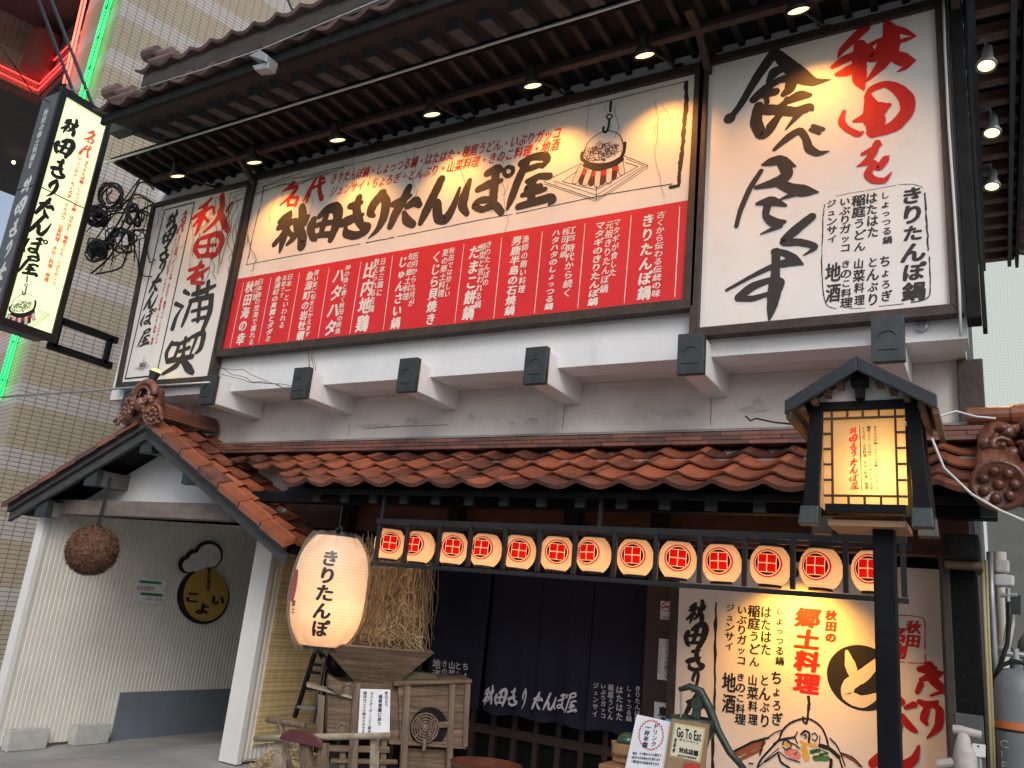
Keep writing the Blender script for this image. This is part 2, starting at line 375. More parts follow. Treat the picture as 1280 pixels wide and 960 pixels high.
# ================================================================== SETTING: ground
def gz(x):
    t = min(1, max(0, (x+8.15)/2.1)); return .28*t*t*(3-2*t)
b = MB()
xs = [-60, -20, -8.15] + [-8.15+2.1*i/8 for i in range(1, 9)] + [-3, 0, 3, 30]
ys = [-30, 0, 3, 4, 5, 6, 7, 8, 10, 14, 40]
k = len(xs)
b.add([(x, y, gz(x)) for y in ys for x in xs], [(j*k+i, j*k+i+1, (j+1)*k+i+1, (j+1)*k+i) for j in range(len(ys)-1) for i in range(k-1)])
struct(b.build('ground', mat('street_concrete', (.3,.3,.29), .8, .2, 1.2, .3, bscale=30, dirt=((.17,.17,.165), .7, .45, .75)), smooth=True))

# ================================================================== roof tile helpers
def tiles(mb, O, A, Sd, pitch, expo, rows, thick=.015, amp=.03, lip=.014):
    O, A, Sd = Vector(O), Vector(A).normalized(), Vector(Sd).normalized(); N = A.cross(Sd).normalized()
    def h(t): return -amp*math.sin(math.pi*t/.76) if t < .76 else .45*amp*math.sin(math.pi*(t-.76)/.24)
    ts = [0,.1,.22,.38,.54,.66,.76,.83,.88,.93,1.0]
    for r, (x0, cnt) in enumerate(rows):
        for c in range(cnt):
            mb.tone = random.random(); jz = random.uniform(-.002, .002); jt = random.uniform(-.003, .003); js = random.uniform(-.005, .005)
            lp = lip + (.012 if r == 0 else 0); th = thick + (.014 if r == 0 else 0)
            s0, s1 = r*expo + js, (r+1.12)*expo; tf = []; bf = []; tb = []
            for t in ts:
                q = O + A*(x0+(c+t)*pitch); hh = h(t)+jz+jt*t
                tf.append(q + Sd*s0 + N*(hh+lp+th)); bf.append(q + Sd*(s0+.004) + N*(hh+lp)); tb.append(q + Sd*s1 + N*(hh+.002))
            m = len(ts); vs = tf+bf+tb; fs = []
            for i in range(m-1):
                fs += [(i, i+1, 2*m+i+1, 2*m+i), (m+i, m+i+1, i+1, i), (m+i, 2*m+i, 2*m+i+1, m+i+1)]
            fs += [(0, 2*m, m), (m-1, 2*m-1, 3*m-1)]
            mb.add(vs, fs)
def courses(mb, a, b_, w, h, n, seg=.26, grow=.012, up=Vector((0,0,1))):
    """stacked flat ridge tiles from a to b"""
    a, b_ = Vector(a), Vector(b_); d = b_-a; L = d.length; d.normalize()
    for k in range(n):
        x = -random.random()*seg
        while x < L:
            x0, x1 = max(0, x), min(L, x+seg-.004); x += seg
            if x1-x0 < .02: continue
            mb.tone = random.random()
            z = k*h; ww = w - k*grow
            mb.beam(a+d*x0+up*(z+h/2), a+d*x1+up*(z+h/2+random.uniform(-.002,.002)), ww+random.uniform(-.006,.006), h*.82)
        mb.tone = 0.05
        mb.beam(a+up*(z+h*.95), b_+up*(z+h*.95), ww-.03, h*.2)
def rosette(mb, o, r, ax, lobes=8):
    o = Vector(o); ax = Vector(ax).normalized(); u = Vector((0,0,1)).cross(ax).normalized(); w = ax.cross(u)
    mb.lathe(o, [(r*.98,-r*.3),(r,0),(r*.86,r*.14),(r*.8,r*.06),(0.001,r*.06)], 24, ax)
    for k in range(lobes):
        a = 2*math.pi*k/lobes; mb.blob(o+ax*r*.1+(u*math.cos(a)+w*math.sin(a))*r*.52, r*.2, r*.2, r*.2, 8)
    mb.blob(o+ax*r*.12, r*.2, r*.2, r*.2, 8)

# ================================================================== RESTAURANT BUILDING
rest = thing('restaurant_building', 'two storey timber restaurant with white plaster walls and red brown tiled eaves', 'restaurant', (-3.5, 5.6, 0))
one('upper_wall', WHITE, lambda b: b.box(-8.0, -.07, 5.07, 5.3, 3.475, 6.05), rest)
one('jetty_soffit', PLASTER, lambda b: b.box(-8.0, -.09, 5.3, 5.62, 3.478, 3.56), rest)
one('lower_wall', PLASTER, lambda b: b.box(-7.2, -.09, 5.5, 5.62, 2.6, 3.476), rest)
one('side_wall', mat('dark_board_siding', (.05,.05,.052), .7, .4, 3, .3, stretch=(3,3,1)), lambda b: b.box(-.3, -.1, 5.625, 10.5, .2, 6.0), rest)
one('side_wall', mat('dark_board_siding', (.05,.05,.052)), lambda b: b.box(-8.0, -7.8, 5.305, 10.5, 2.45, 6.0), rest)
for X in (-7.38, -6.236, -5.065, -3.921, -2.775, -1.633, -.469):
    be = one('beam_end', WHITE, lambda b: b.box(X-.075, X+.075, 4.905, 5.498, 3.315, 3.56), rest, bevel=.006)
    def cp(b):
        b.box(X-.088, X+.088, 4.862, 4.915, 3.30, 3.575)
        b.tube([(X+.05*math.cos(R(a)),4.86,3.44+.045*math.sin(R(a))) for a in range(20,161,20)], .005, 6)
        b.beam((X-.055,4.86,3.375),(X+.055,4.86,3.375), .006, .012)
    one('cap', CAPM, cp, be, bevel=.005)
one('corner_post', DKWOOD, lambda b: (b.box(-.069, .005, 4.975, 5.13, 3.56, 6.0), b.box(.006, .03, 5.0, 5.1, 3.5, 6.0)), rest, bevel=.006)
one('corner_post', BROWN, lambda b: b.box(-.145, -.005, 5.44, 5.58, 2.9, 3.47), rest, bevel=.006)
vq = pY(1152,408,5.06)
one('vent_pipe', METAL, lambda b: b.lathe(vq, [(.035,.0),(.035,.015),(.022,.02),(.02,.0),(.001,.0)], 18, (0,-1,0)), rest)
# patched plaster on the lower wall
for k_p, (x, y, w, h) in enumerate(((665,527,10,6),(825,519,28,8),(855,516,18,6),(800,523,8,3),(942,512,22,4),(948,505,10,8),(515,527,10,6),(470,532,26,2),(640,530,5,4),(590,522,4,6))):
    pl = planeY(5.5); n = 14
    pts = [(x+w*math.cos(2*math.pi*i/n)*random.uniform(.6,1.1), y-h*math.sin(2*math.pi*i/n)*random.uniform(.6,1.1)) for i in range(n)]
    one('plaster_patch', mat('bare_patched_plaster', (.56,.53,.50), .9, .25, 14, .5), lambda b: poly(b, pl, pts, .002+.0007*k_p), rest)

for pts in (((708,500),(706,512),(703,535)),((888,494),(889,510),(888,532)),((437,530),(436,540),(435,545)),((455,536),(500,533),(560,531))):
    one('crack', flat('crack_shadow', (.1,.085,.075), .9), lambda b: b.tube([pl.w(pl.at(*p), .001) for p in pts], .0025, 4), rest)

# ---- hisashi (inner eave) and main eave
one('eave_board', DKWOOD, lambda b: b.prism([(-7.85,4.36,5.905),(-7.85,5.069,5.895),(-7.85,5.069,5.915),(-7.85,4.36,5.925)], (8.25,0,0)), rest)
x = -7.8
while x < .35:
    one('rafter', REDWOOD, lambda b: b.beam((x+random.uniform(-.012,.012),4.39+random.uniform(-.012,.012),5.882),(x+random.uniform(-.012,.012),5.068,5.872), .045, .04), rest)
    x += .178
ZPU = pY(340,184,4.72).z
one('purlin', mat('brown_purlin_wood', (.05,.034,.028), .7, .4, 4, .25, stretch=(1,5,5)), lambda b: b.box(-7.6, .06, 4.69, 4.75, ZPU-.028, ZPU+.028), rest, bevel=.006)
for X in (-6.3, -1.62, -.03):
    one('strut', BROWN, lambda b: b.beam((X,4.75,ZPU),(X,5.069,ZPU-.2), .05, .05), rest)
    one('outrigger', BROWN, lambda b: b.beam((X,4.5,5.82),(X,5.069,5.82), .06, .06), rest)
one('gutter_pipe', mat('pale_pipe', (.6,.66,.64), .5, .1, 4, 0), lambda b: b.tube([(-7.9+i*.7, 4.33, 5.858+random.uniform(-.004,.004)) for i in range(13)], .011, 8), rest, smooth=True)
one('eave_soffit', mat('dark_eave_board', (.016,.018,.021), .85, .35, 4, .2), lambda b: b.prism([(-7.0,3.79,5.80),(-7.0,5.06,6.09),(-7.0,5.06,6.11),(-7.0,3.79,5.83)], (7.6,0,0)), rest)  # one even, very dark blue-grey colour over the whole soffit
x = -6.9
while x < .6:
    one('rafter', EAVEWOOD, lambda b: b.beam((x,4.0,5.812),(x,4.26,5.87), .105, .07), rest)
    x += .262
one('fascia_board', DKWOOD, lambda b: b.box(-7.05, .62, 3.735, 3.78, 5.755, 5.845), rest, bevel=.005)
one('closing_board', DKWOOD, lambda b: b.box(-7.0, .6, 4.37, 4.39, 5.93, 5.99), rest)
def leftbeam(b):
    a = pY(143,164,4.15); b.box(a.x, a.x+1.1, 4.1, 4.22, a.z-.06, a.z+.07)
one('eave_beam', EAVEWOOD, leftbeam, rest, bevel=.006)
def ga(b): tiles(b, (-7.1,3.68,5.85), (1,0,0), (0,.9,.40), .28, .22, [(0,28),(0,28),(0,28)])
one('main_roof_tiles', OLDTILE, ga, rest, tone=True)
one('upper_fascia', mat('weathered_fascia', (.036,.031,.029), .8, .35, 3, .25, stretch=(1,3,6)), lambda b: (b.box(-6.95, .62, 4.0, 4.05, 5.99, 6.22), b.box(-6.95, .62, 3.97, 4.02, 6.23, 6.42)), rest, bevel=.005)
def gb(b): tiles(b, (-7.02,3.93,6.42), (1,0,0), (0,.9,.40), .28, .22, [(0,28),(0,28),(0,28)])
one('upper_roof_tiles', OLDTILE, gb, rest, tone=True)
def verge(b, px, Y):
        p = pY(*px, Y)
        for k in range(3):
            b.tone = random.random()
            b.tube([p+Vector((-.2+.03*k,0,.08-.075*k)), p+Vector((.14+.1*k,.0,.05-.075*k))], .045, 10)
        b.tube([p+Vector((-.26,-.02,.1)), p+Vector((-.06,-.02,.09))], .065, 10)
        b.tube([p+Vector((-.2,-.02,-.1)), p+Vector((.3,.1,-.02))], .03, 8)
for px_, Y_ in (((154,122), 3.85), ((203,74), 4.05)):
    one('verge_ornament', OLDTILE, lambda b: verge(b, px_, Y_), rest, tone=True)

# ---- eave along the right hand side wall
one('side_eave_board', DKWOOD, lambda b: b.box(.08, .38, 4.4, 9.45, 5.92, 5.95), rest)
y = 4.5
while y < 9.4:
    one('side_rafter', mat('side_rafter_wood', (.14,.08,.055), .75, .4, 5, .3, stretch=(1,6,6)), lambda b: b.beam((-.08,y,5.86),(.34,y,5.86), .09, .09), rest)
    y += .27
one('side_beam', EAVEWOOD, lambda b: b.box(.03, .075, 4.5, 9.4, 5.72, 5.80), rest)
one('side_beam', EAVEWOOD, lambda b: b.box(.275, .31, 4.45, 9.4, 5.74, 5.81), rest)
one('side_fascia', DKWOOD, lambda b: b.box(.345, .375, 4.3, 9.45, 5.74, 5.9), rest)
def gs(b): tiles(b, (.43,4.2,5.88), (0,1,0), (-.9,0,.4), .28, .2, [(0,19),(0,19)], amp=.03)
one('side_roof_tiles', OLDTILE, gs, rest, tone=True)

# ---- lower tiled roof over the shopfront
EZ = pY(900,613,4.5).z
SL = Vector((0,.86,2.925-EZ)).normalized(); LL = math.hypot(.86, 2.925-EZ)
def gl(b): tiles(b, (-1.35-.28*11-.28*.89+.0,4.5,EZ), (1,0,0), SL, .28, LL/4, [(0,17),(-.28,18),(-.84,20),(-1.4,22)])
one('lower_roof_tiles', TILE, gl, rest, tone=True)
one('flashing', mat('grey_mortar', (.2,.19,.18), .9, .25, 8, .4), lambda b: b.prism([(-5.4,5.15,2.80),(-5.4,5.49,2.97),(-5.4,5.49,2.93),(-5.4,5.15,2.76)], (5.5,0,0)), rest)
one('ridge_tiles', RIDGETILE, lambda b: courses(b, (-6.45,5.38,2.925), (.1,5.38,2.925), .24, .03, 3), rest, tone=True)
one('ridge_mortar', mat('grey_mortar', (.2,.19,.18)), lambda b: b.prism([(-6.5,5.27,3.018),(-6.5,5.498,3.018),(-6.5,5.498,3.09),(-6.5,5.31,3.035)], (6.62,0,0)), rest, bevel=.006)
one('roof_deck', BLKWOOD, lambda b: b.prism([(-4.75,4.63,EZ+.01),(-4.75,5.49,2.88),(-4.75,5.49,2.84),(-4.75,4.63,EZ-.03)], (4.72,0,0)), rest)
one('eave_fascia', BLKWOOD, lambda b: b.box(-4.62, .0, 4.60, 4.62, EZ-.04, EZ+.0), rest)
x = -4.5
while x < 0:
    rf = one('rafter', BLKWOOD, lambda b: b.beam((x,4.72,EZ-.03),(x,5.44,2.75), .06, .07), rest)
    one('rafter_cap', CAPM, lambda b: b.box(x-.035, x+.035, 4.692, 4.72, EZ-.085, EZ-.01), rf)
    x += .28
one('eave_purlin', BLKWOOD, lambda b: b.box(-5.5, .02, 4.95, 5.05, EZ-.06, EZ+.03), rest, bevel=.006)
one('lintel', mat('dark_red_lintel', (.07,.026,.018), .6, .4, 3, .2, stretch=(1,4,4)), lambda b: b.box(-5.56, -.12, 5.38, 5.498, 2.27, 2.6), rest, bevel=.006)
for X in (-4.7, -3.6, -2.6, -1.95):
    one('eave_post', DKWOOD, lambda b: b.box(X-.05, X+.05, 5.26, 5.378, 2.05, 2.52), rest)
# right end of the lower roof: glazed ridge tube, ornament and end disc
one('ridge_tube', TILE, lambda b: (b.tube([(-.1,5.3,3.07),(.34,5.3,3.07)], .055, 16), b.tube([(.12,5.3,3.07),(.2,5.3,3.07)], .066, 16)), rest, smooth=False, tone=True)
def kud(b):
    b.tone = .3; b.tube([(.03,4.46,EZ+.03),(.05,5.28,2.93)], .105, 18)
    b.tone = .6; b.beam((.2,4.55,2.56),(.2,5.2,2.9), .2, .05)
one('hip_tube', TILE, kud, rest, tone=True)
def disc(b): rosette(b, (.03,4.44,EZ+.03), .125, (0,-1,-.05), 7)
one('end_disc', DKORN, disc, rest, smooth=True)
def orn(b):
    random.seed(5)
    o = pY(1264, 566, 4.85)
    for k in range(34):
        a = random.uniform(-1.6, 1.6); r = random.uniform(.02, .17)
        b.blob(o+Vector((.05+r*math.sin(a)*1.1, random.uniform(-.1,.06), r*math.cos(a)*.95-.03)), random.uniform(.025,.06), .05, random.uniform(.02,.045), 10, .12)
    for s in range(5):
        c = o+Vector((random.uniform(-.08,.16), -.1, random.uniform(-.08,.12)))
        b.tube([c+Vector((.055*math.cos(t*.7)*(1-t/11), -.01*t, .055*math.sin(t*.7)*(1-t/11))) for t in range(10)], .016, 6)
    b.lathe(o+Vector((.06,.06,-.05)), [(.22,-.04),(.21,.04),(.1,.08),(.001,.09)], 20, (0,-1,0))
one('roof_ornament', DKORN, orn, rest, smooth=True)

# ---- shopfront recess
one('shop_wall', BLKWOOD, lambda b: b.box(-5.6, -1.98, 6.3, 6.42, .2, 2.9), rest)
one('recess_ceiling', BLKWOOD, lambda b: b.box(-5.56, -1.98, 5.63, 6.29, 2.62, 2.68), rest)
one('door_rail', mat('dark_door_wood', (.04,.022,.018), .5, .4, 4, .15, stretch=(1,4,4)), lambda b: (b.box(-5.5,-2.2,6.24,6.298,.75,.82), b.box(-5.5,-2.2,6.24,6.298,.28,.36)), rest)
x = -5.45
while x < -2.2:
    one('door_stile', mat('dark_door_wood', (.04,.022,.018)), lambda b: b.box(x-.022, x+.022, 6.25, 6.299, .28, 2.3), rest)
    x += .2
one('door_post', mat('dark_door_wood', (.04,.022,.018)), lambda b: b.box(-2.14, -1.985, 6.1, 6.299, .25, 2.6), rest, bevel=.005)
one('menu_wall', BLKWOOD, lambda b: b.box(-1.98, -.3, 5.86, 6.3, .2, 2.7), rest)
one('door_post', BROWN, lambda b: b.box(-2.0, -1.93, 5.72, 5.858, .25, 2.6), rest, bevel=.005)
one('end_pier', mat('black_panel', (.008,.008,.008), .85, .4, 60, .4, spec=.1), lambda b: b.box(-.215, -.1, 5.02, 5.4, .25, 2.3), rest)
one('pier_frame', BROWN, lambda b: (b.box(-.255,-.216,4.99,5.38,.25,2.35),), rest, bevel=.004)
one('pier_base_panel', mat('grey_black_board', (.06,.065,.065), .6, .2, 5, .1), lambda b: b.box(-.225,-.098,4.985,5.018,1.1,1.45), rest, bevel=.004)
ec = one('pier_capital', DKWOOD, lambda b: b.box(-.225,-.07,4.82,5.3,2.205,2.33), rest, bevel=.008)
one('pier_capital', OLDWOOD, lambda b: b.box(-.235,-.06,4.9,5.3,2.165,2.203), rest, bevel=.004)

# ================================================================== ENTRANCE PORCH
APX, APZ = -6.79, 3.15
def zr(x): return APZ - (.435 if x < APX else .52)*abs(x-APX)
porch = thing('entrance_porch', 'gabled side entrance with ribbed white walls and a red brown tiled roof', 'porch', (-6.95, 5.2, 0))
def ribs(b, x, s, y0, y1, z0, z1f):
    y = y0; vs = []
    while y < y1:
        w = .05; yy = [y, y+w*.62, y+w*.72, y+w*.9, y+w]; xx = [0, 0, -.009, -.009, 0]
        for a, d in list(zip(yy, xx))[:-1]: vs.append((x+s*d, a))
        y += w
    n = len(vs)
    b.add([(px, py, z0) for px, py in vs]+[(px, py, z1f) for px, py in vs], [(i, i+1, n+i+1, n+i) for i in range(n-1)])
one('left_siding', SIDING, lambda b: (ribs(b, -8.33, 1, 4.95, 9.6, .03, 2.44), b.box(-8.42,-8.345,4.95,9.6,.03,2.44)), porch)
one('corner_trim', TRIM, lambda b: b.box(-8.44,-8.318,4.885,4.95,.02,2.44), porch, bevel=.004)
one('right_siding', SIDING, lambda b: (ribs(b, -5.575, 1, 5.42, 6.3, .32, 2.5), b.box(-5.74,-5.59,5.42,9.6,.3,2.5)), porch)
one('corner_trim', TRIM, lambda b: b.box(-5.775,-5.56,5.36,5.42,.29,2.5), porch, bevel=.004)
def slate(b):
    a = pX(152,866,-8.3); c = pX(146,924,-8.3)
    b.add([(-8.318, c.y, .01), (-8.318, 9.6, .01), (-8.318, 9.6, a.z), (-8.318, a.y, a.z)], [(0,1,2,3)]); b.box(-8.33,-8.319,a.y,9.6,.0,a.z)
one('kick_panel', SLATE, slate, porch)
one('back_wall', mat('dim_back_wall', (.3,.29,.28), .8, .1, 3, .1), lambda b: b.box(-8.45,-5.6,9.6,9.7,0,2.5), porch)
one('ceiling', PLASTER, lambda b: b.box(-8.45,-5.58,5.18,9.6,2.41,2.45), porch)
def tym(b):
    Y = 5.14; b.prism([(-8.5,Y,2.40),(-5.3,Y,2.40),(-5.3,Y,zr(-5.3)-.14),(APX,Y,APZ-.14),(-8.5,Y,zr(-8.5)-.14)], (0,.05,0))
one('gable_wall', WHITE, tym, porch)
GREYW = mat('grey_painted_timber', (.15,.145,.14), .7, .25, 4, .2, stretch=(3,3,3))
one('tie_beam', mat('brown_grey_beam', (.16,.13,.115), .7, .25, 4, .2, stretch=(1,4,4)), lambda b: b.box(-8.48,-5.3,4.94,5.08,2.255,2.40), porch, bevel=.006)
for X, Z, y1 in [(*[ (lambda q: (q.x, q.z))(pY(px_, py_, 4.8)) ][0], y1_) for px_, py_, y1_ in ((187,556,5.139),(117,597,5.139),(240,594,5.139),(55,636,4.94),(303,640,4.94))]:
    pb = one('purlin', GREYW, lambda b: b.box(X-.075, X+.075, 4.83, y1, Z-.075, Z+.075), porch, bevel=.005)
    one('end_cap', CAPM, lambda b: b.box(X-.085, X+.085, 4.765, 4.84, Z-.085, Z+.085), pb, bevel=.005)
for s in (-1, 1):
    xe = APX + s*(1.92 if s < 0 else 2.02)
    def bb(b):
        for (y0, y1, d0, d1) in ((4.70, 4.745, .0, .10), (4.735, 4.775, .095, .20)):
            b.hexa([(APX,y0,APZ-d1),(xe,y0,zr(xe)-d1*.92),(xe,y1,zr(xe)-d1*.92),(APX,y1,APZ-d1),(APX,y0,APZ-d0),(xe,y0,zr(xe)-d0),(xe,y1,zr(xe)-d0),(APX,y1,APZ-d0)])
    one('bargeboard', mat('charcoal_bargeboard', (.05,.052,.052), .65, .3, 4, .2, stretch=(2,4,4)), bb, porch, bevel=.005)
    one('roof_deck', BLKWOOD, lambda b: b.hexa([(APX,4.78,APZ-.10),(xe,4.78,zr(xe)-.10),(xe,5.49,zr(xe)-.10),(APX,5.49,APZ-.10),(APX,4.78,APZ-.05),(xe,4.78,zr(xe)-.05),(xe,5.49,zr(xe)-.05),(APX,5.49,APZ-.05)]), porch)
Lr = 2.05*math.hypot(1, .52)
def pr(b):
    nr = 9; xe = APX+2.07
    tiles(b, (xe,4.745,zr(xe)-.01), (0,1,0), (-1,0,.52), .252, Lr/nr, [(0,3)]*nr, amp=.03)
    xe = APX-1.94; nr = 8
    tiles(b, (xe,5.50,zr(xe)-.01), (0,-1,0), (1,0,.435), .235, 1.94*math.hypot(1,.435)/nr, [(0,3)]*nr, amp=.03)
one('roof_tiles', TILE, pr, porch, tone=True)
def vg(b):
    for s, L in ((1, 2.06), (-1, 1.95)):
        n = 7
        for k in range(n):
            b.tone = random.random(); x0 = APX+s*(.06+(L-.06)*k/n); x1 = APX+s*(.06+(L-.06)*(k+1.04)/n)
            e0, e1 = .0, .012
            b.hexa([(x0,4.655,zr(x0)-.05+e0),(x1,4.655,zr(x1)-.05+e1),(x1,4.765,zr(x1)+.0+e1),(x0,4.765,zr(x0)+.0+e0),(x0,4.655,zr(x0)+.005+e0),(x1,4.655,zr(x1)+.005+e1),(x1,4.765,zr(x1)+.04+e1),(x0,4.765,zr(x0)+.04+e0)])
            b.tube([(x0,4.77,zr(x0)+.025+e0),(x1,4.77,zr(x1)+.025+e1)], .024, 10)
one('verge_tiles', TILE, vg, porch, tone=True)
def pridge(b):
    courses(b, (APX,4.8,APZ+.02), (APX,5.46,APZ+.02), .2, .03, 3)
    b.tone = .5
    for k in range(3): b.tube([(APX,4.78+.23*k,APZ+.125),(APX,5.0+.23*k,APZ+.125)], .055-.003*(k % 2), 14)
one('ridge_tiles', RIDGETILE, pridge, porch, tone=True)
def pq(b):
    random.seed(3); Y = 4.66; c = Vector((APX, Y, APZ))
    b.prism([c+Vector(p) for p in ((-.16,0,.0),(.16,0,.0),(.13,0,.16),(.1,0,.27),(0,0,.31),(-.1,0,.27),(-.13,0,.16))], (0,.1,0))
    b.tube([c+Vector((.15*math.cos(R(a)), -.03, .19+.13*math.sin(R(a)))) for a in range(0, 181, 15)], .035, 10)
    b.tube([c+Vector((.10*math.cos(R(a)), -.05, .17+.10*math.sin(R(a)))) for a in range(0, 181, 15)], .018, 8)
    for s in (-1, 1):
        rosette(b, c+Vector((s*.2,-.05,.02 if s < 0 else .0)), .105, (s*.25,-1,-.1), 9)
        for k in range(9):
            a = k*.7; b.blob(c+Vector((s*(.13+.05*math.cos(a)), -.07, .12+.05*math.sin(a)-.008*k)), .03, .03, .026, 8, .1)
        b.tube([c+Vector((s*(.1+.06*math.cos(t*.6)*(1-t/12)), -.06-.002*t, .13+.06*math.sin(t*.6)*(1-t/12))) for t in range(11)], .014, 6)
        b.tube([c+Vector((s*(.3+.05*math.cos(t*.6)*(1-t/12)), -.04, -.06+.05*math.sin(t*.6)*(1-t/12))) for t in range(11)], .016, 6)
    b.blob(c+Vector((0,-.05,.1)), .06, .05, .07, 12, .05)
one('ridge_ornament', ORNM, pq, porch, smooth=True)

# ================================================================== NEIGHBOURING TILED BUILDING
bang = math.atan2(.976, .2186)
bc = pY(128, 110, 5.7); bc.z = 0
bl = pY(32, 440, 5.7); bc.x = (bc.x+bl.x)/2
office = thing('tiled_neighbour_building', 'tall neighbouring building clad in beige and white tiles with neon on its corner', 'building', bc)
office.rotation_euler = (0, 0, bang)
def brick_mat():
    m = bpy.data.materials.new('beige_wall_tile'); m.use_nodes = True; n, l = m.node_tree.nodes, m.node_tree.links; b = n['Principled BSDF']
    tc = n.new('ShaderNodeTexCoord'); sx = n.new('ShaderNodeSeparateXYZ'); l.new(tc.outputs['Object'], sx.inputs[0])
    ad = n.new('ShaderNodeMath'); ad.operation = 'ADD'; l.new(sx.outputs[0], ad.inputs[0]); l.new(sx.outputs[1], ad.inputs[1])
    cm = n.new('ShaderNodeCombineXYZ'); l.new(ad.outputs[0], cm.inputs[0]); l.new(sx.outputs[2], cm.inputs[1])
    br = n.new('ShaderNodeTexBrick'); l.new(cm.outputs[0], br.inputs[0]); br.offset = 0.0
    br.inputs['Scale'].default_value = 1; br.inputs['Brick Width'].default_value = .135; br.inputs['Row Height'].default_value = .058; br.inputs['Mortar Size'].default_value = .0042; br.inputs['Mortar Smooth'].default_value = .2
    br.inputs['Color1'].default_value = (.44,.375,.275,1); br.inputs['Color2'].default_value = (.48,.41,.305,1); br.inputs['Mortar'].default_value = (.085,.078,.07,1)
    # pale bands, five courses high
    md = n.new('ShaderNodeMath'); md.operation = 'FLOORED_MODULO'; md.inputs[1].default_value = .058*15; l.new(sx.outputs[2], md.inputs[0])
    gt = n.new('ShaderNodeMath'); gt.operation = 'GREATER_THAN'; gt.inputs[1].default_value = .058*10; l.new(md.outputs[0], gt.inputs[0])
    b2 = n.new('ShaderNodeTexBrick'); l.new(cm.outputs[0], b2.inputs[0]); b2.offset = 0.0
    for k_ in ('Scale', 'Brick Width', 'Row Height', 'Mortar Size', 'Mortar Smooth'): b2.inputs[k_].default_value = br.inputs[k_].default_value
    b2.inputs['Color1'].default_value = (.52,.485,.46,1); b2.inputs['Color2'].default_value = (.56,.52,.48,1); b2.inputs['Mortar'].default_value = (.085,.078,.07,1)
    mx = n.new('ShaderNodeMixRGB'); l.new(gt.outputs[0], mx.inputs[0]); l.new(br.outputs[0], mx.inputs[1]); l.new(b2.outputs[0], mx.inputs[2])
    nz = n.new('ShaderNodeTexNoise'); nz.inputs['Scale'].default_value = .8; nz.inputs['Detail'].default_value = 6; l.new(tc.outputs['Object'], nz.inputs[0])
    mu = n.new('ShaderNodeMixRGB'); mu.blend_type = 'MULTIPLY'; mu.inputs[0].default_value = .35; l.new(mx.outputs[0], mu.inputs[1]); l.new(nz.outputs['Fac'], mu.inputs[2])
    l.new(mu.outputs[0], b.inputs['Base Color']); b.inputs['Roughness'].default_value = .45
    bp = n.new('ShaderNodeBump'); bp.inputs['Strength'].default_value = .5; bp.inputs['Distance'].default_value = .006; bp.invert = True
    l.new(br.outputs['Fac'], bp.inputs['Height']); l.new(bp.outputs[0], b.inputs['Normal'])
    return m
BRICK = brick_mat()
bx = Vector((math.cos(bang), math.sin(bang), 0)); by = Vector((-math.sin(bang), math.cos(bang), 0))
FL = Plane(bc, -by, (0,0,1), None)       # left, street-facing side of the corner pier
PR = Plane(bc, bx, (0,0,1), None)        # long right side
pw = -(FL.at(100,50)[0]) + .06           # pier width
def lbox(b, x0, x1, y0, y1, z0, z1): b.box(x0, x1, y0, y1, z0, z1)
one('tiled_wall', BRICK, lambda b: lbox(b, 0, 34, 0, pw, 0, 22), office, local=True)
ZB = FL.at(70,100)[1]
D1 = 1.0
PB = Plane(bc+bx*D1, -by, (0,0,1), None)
cq = PB.at(52,107); ZN = cq[1]; YQ = -cq[0]
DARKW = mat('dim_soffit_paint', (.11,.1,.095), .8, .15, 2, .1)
one('recess_wall', mat('red_brown_recess', (.2,.13,.11), .6, .1, 3, .05), lambda b: lbox(b, D1, D1+.3, pw, YQ+.3, ZN-.25, ZN+1.1), office, local=True)
one('tiled_parapet', BRICK, lambda b: lbox(b, -7, D1, YQ, YQ+.3, ZN-.3, ZN+1.35), office, local=True)
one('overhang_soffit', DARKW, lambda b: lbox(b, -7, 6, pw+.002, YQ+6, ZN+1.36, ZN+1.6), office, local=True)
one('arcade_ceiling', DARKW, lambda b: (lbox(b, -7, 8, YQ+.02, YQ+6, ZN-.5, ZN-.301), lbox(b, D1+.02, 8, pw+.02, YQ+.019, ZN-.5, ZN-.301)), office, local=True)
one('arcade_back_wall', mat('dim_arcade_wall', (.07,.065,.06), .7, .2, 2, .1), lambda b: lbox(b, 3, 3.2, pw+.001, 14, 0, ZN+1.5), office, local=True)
one('column_drum', mat('dull_red_drum', (.28,.1,.09), .5, .1, 3, 0), lambda b: b.lathe((D1-.28, YQ-.5, ZN+.0), [(.33,0),(.33,.95)], 24, caps=True), office, local=True, smooth=False)
NEONR = emis('red_neon', (1, .03, .03), 4.5); NEONG = emis('green_neon', (.0, 1, .1), 3.0)
NEONO = emis('orange_red_neon', (1, .09, .06), 4.5)
def neon(name, m, pts, lab):
    one(name, m, lambda b: b.tube(pts, .016, 8), office, local=True, smooth=True)
def flp(x, y, off): q = FL.at(x, y); return Vector((-off, -q[0], q[1]))
for dx in (-2.6, 2.6):
    a, c = flp(143+dx, -8, .05), flp(2+dx, 500, .05)
    neon('green_neon_tube', NEONG, [a.lerp(c, i/8) for i in range(9)], '')
    a, c = flp(112+dx*.8, -8, .06), flp(86+dx*.8, 106, .06)
    neon('red_neon_tube', NEONO, [a, a.lerp(c, .5), c], '')
    a, c = flp(-8+dx, 395, .06), flp(-30+dx, 520, .06)
    neon('red_neon_tube', NEONO, [a, c], '')
for k in (0, 1):
    zz = ZN - .02 - .17*k
    neon('red_neon_tube', NEONR, [(D1-.06, pw+.05, zz), (D1-.06, YQ-.06, zz)], '')
    neon('red_neon_tube', NEONR, [(D1-.08, YQ-.05, zz), (-6, YQ-.05, zz)], '')
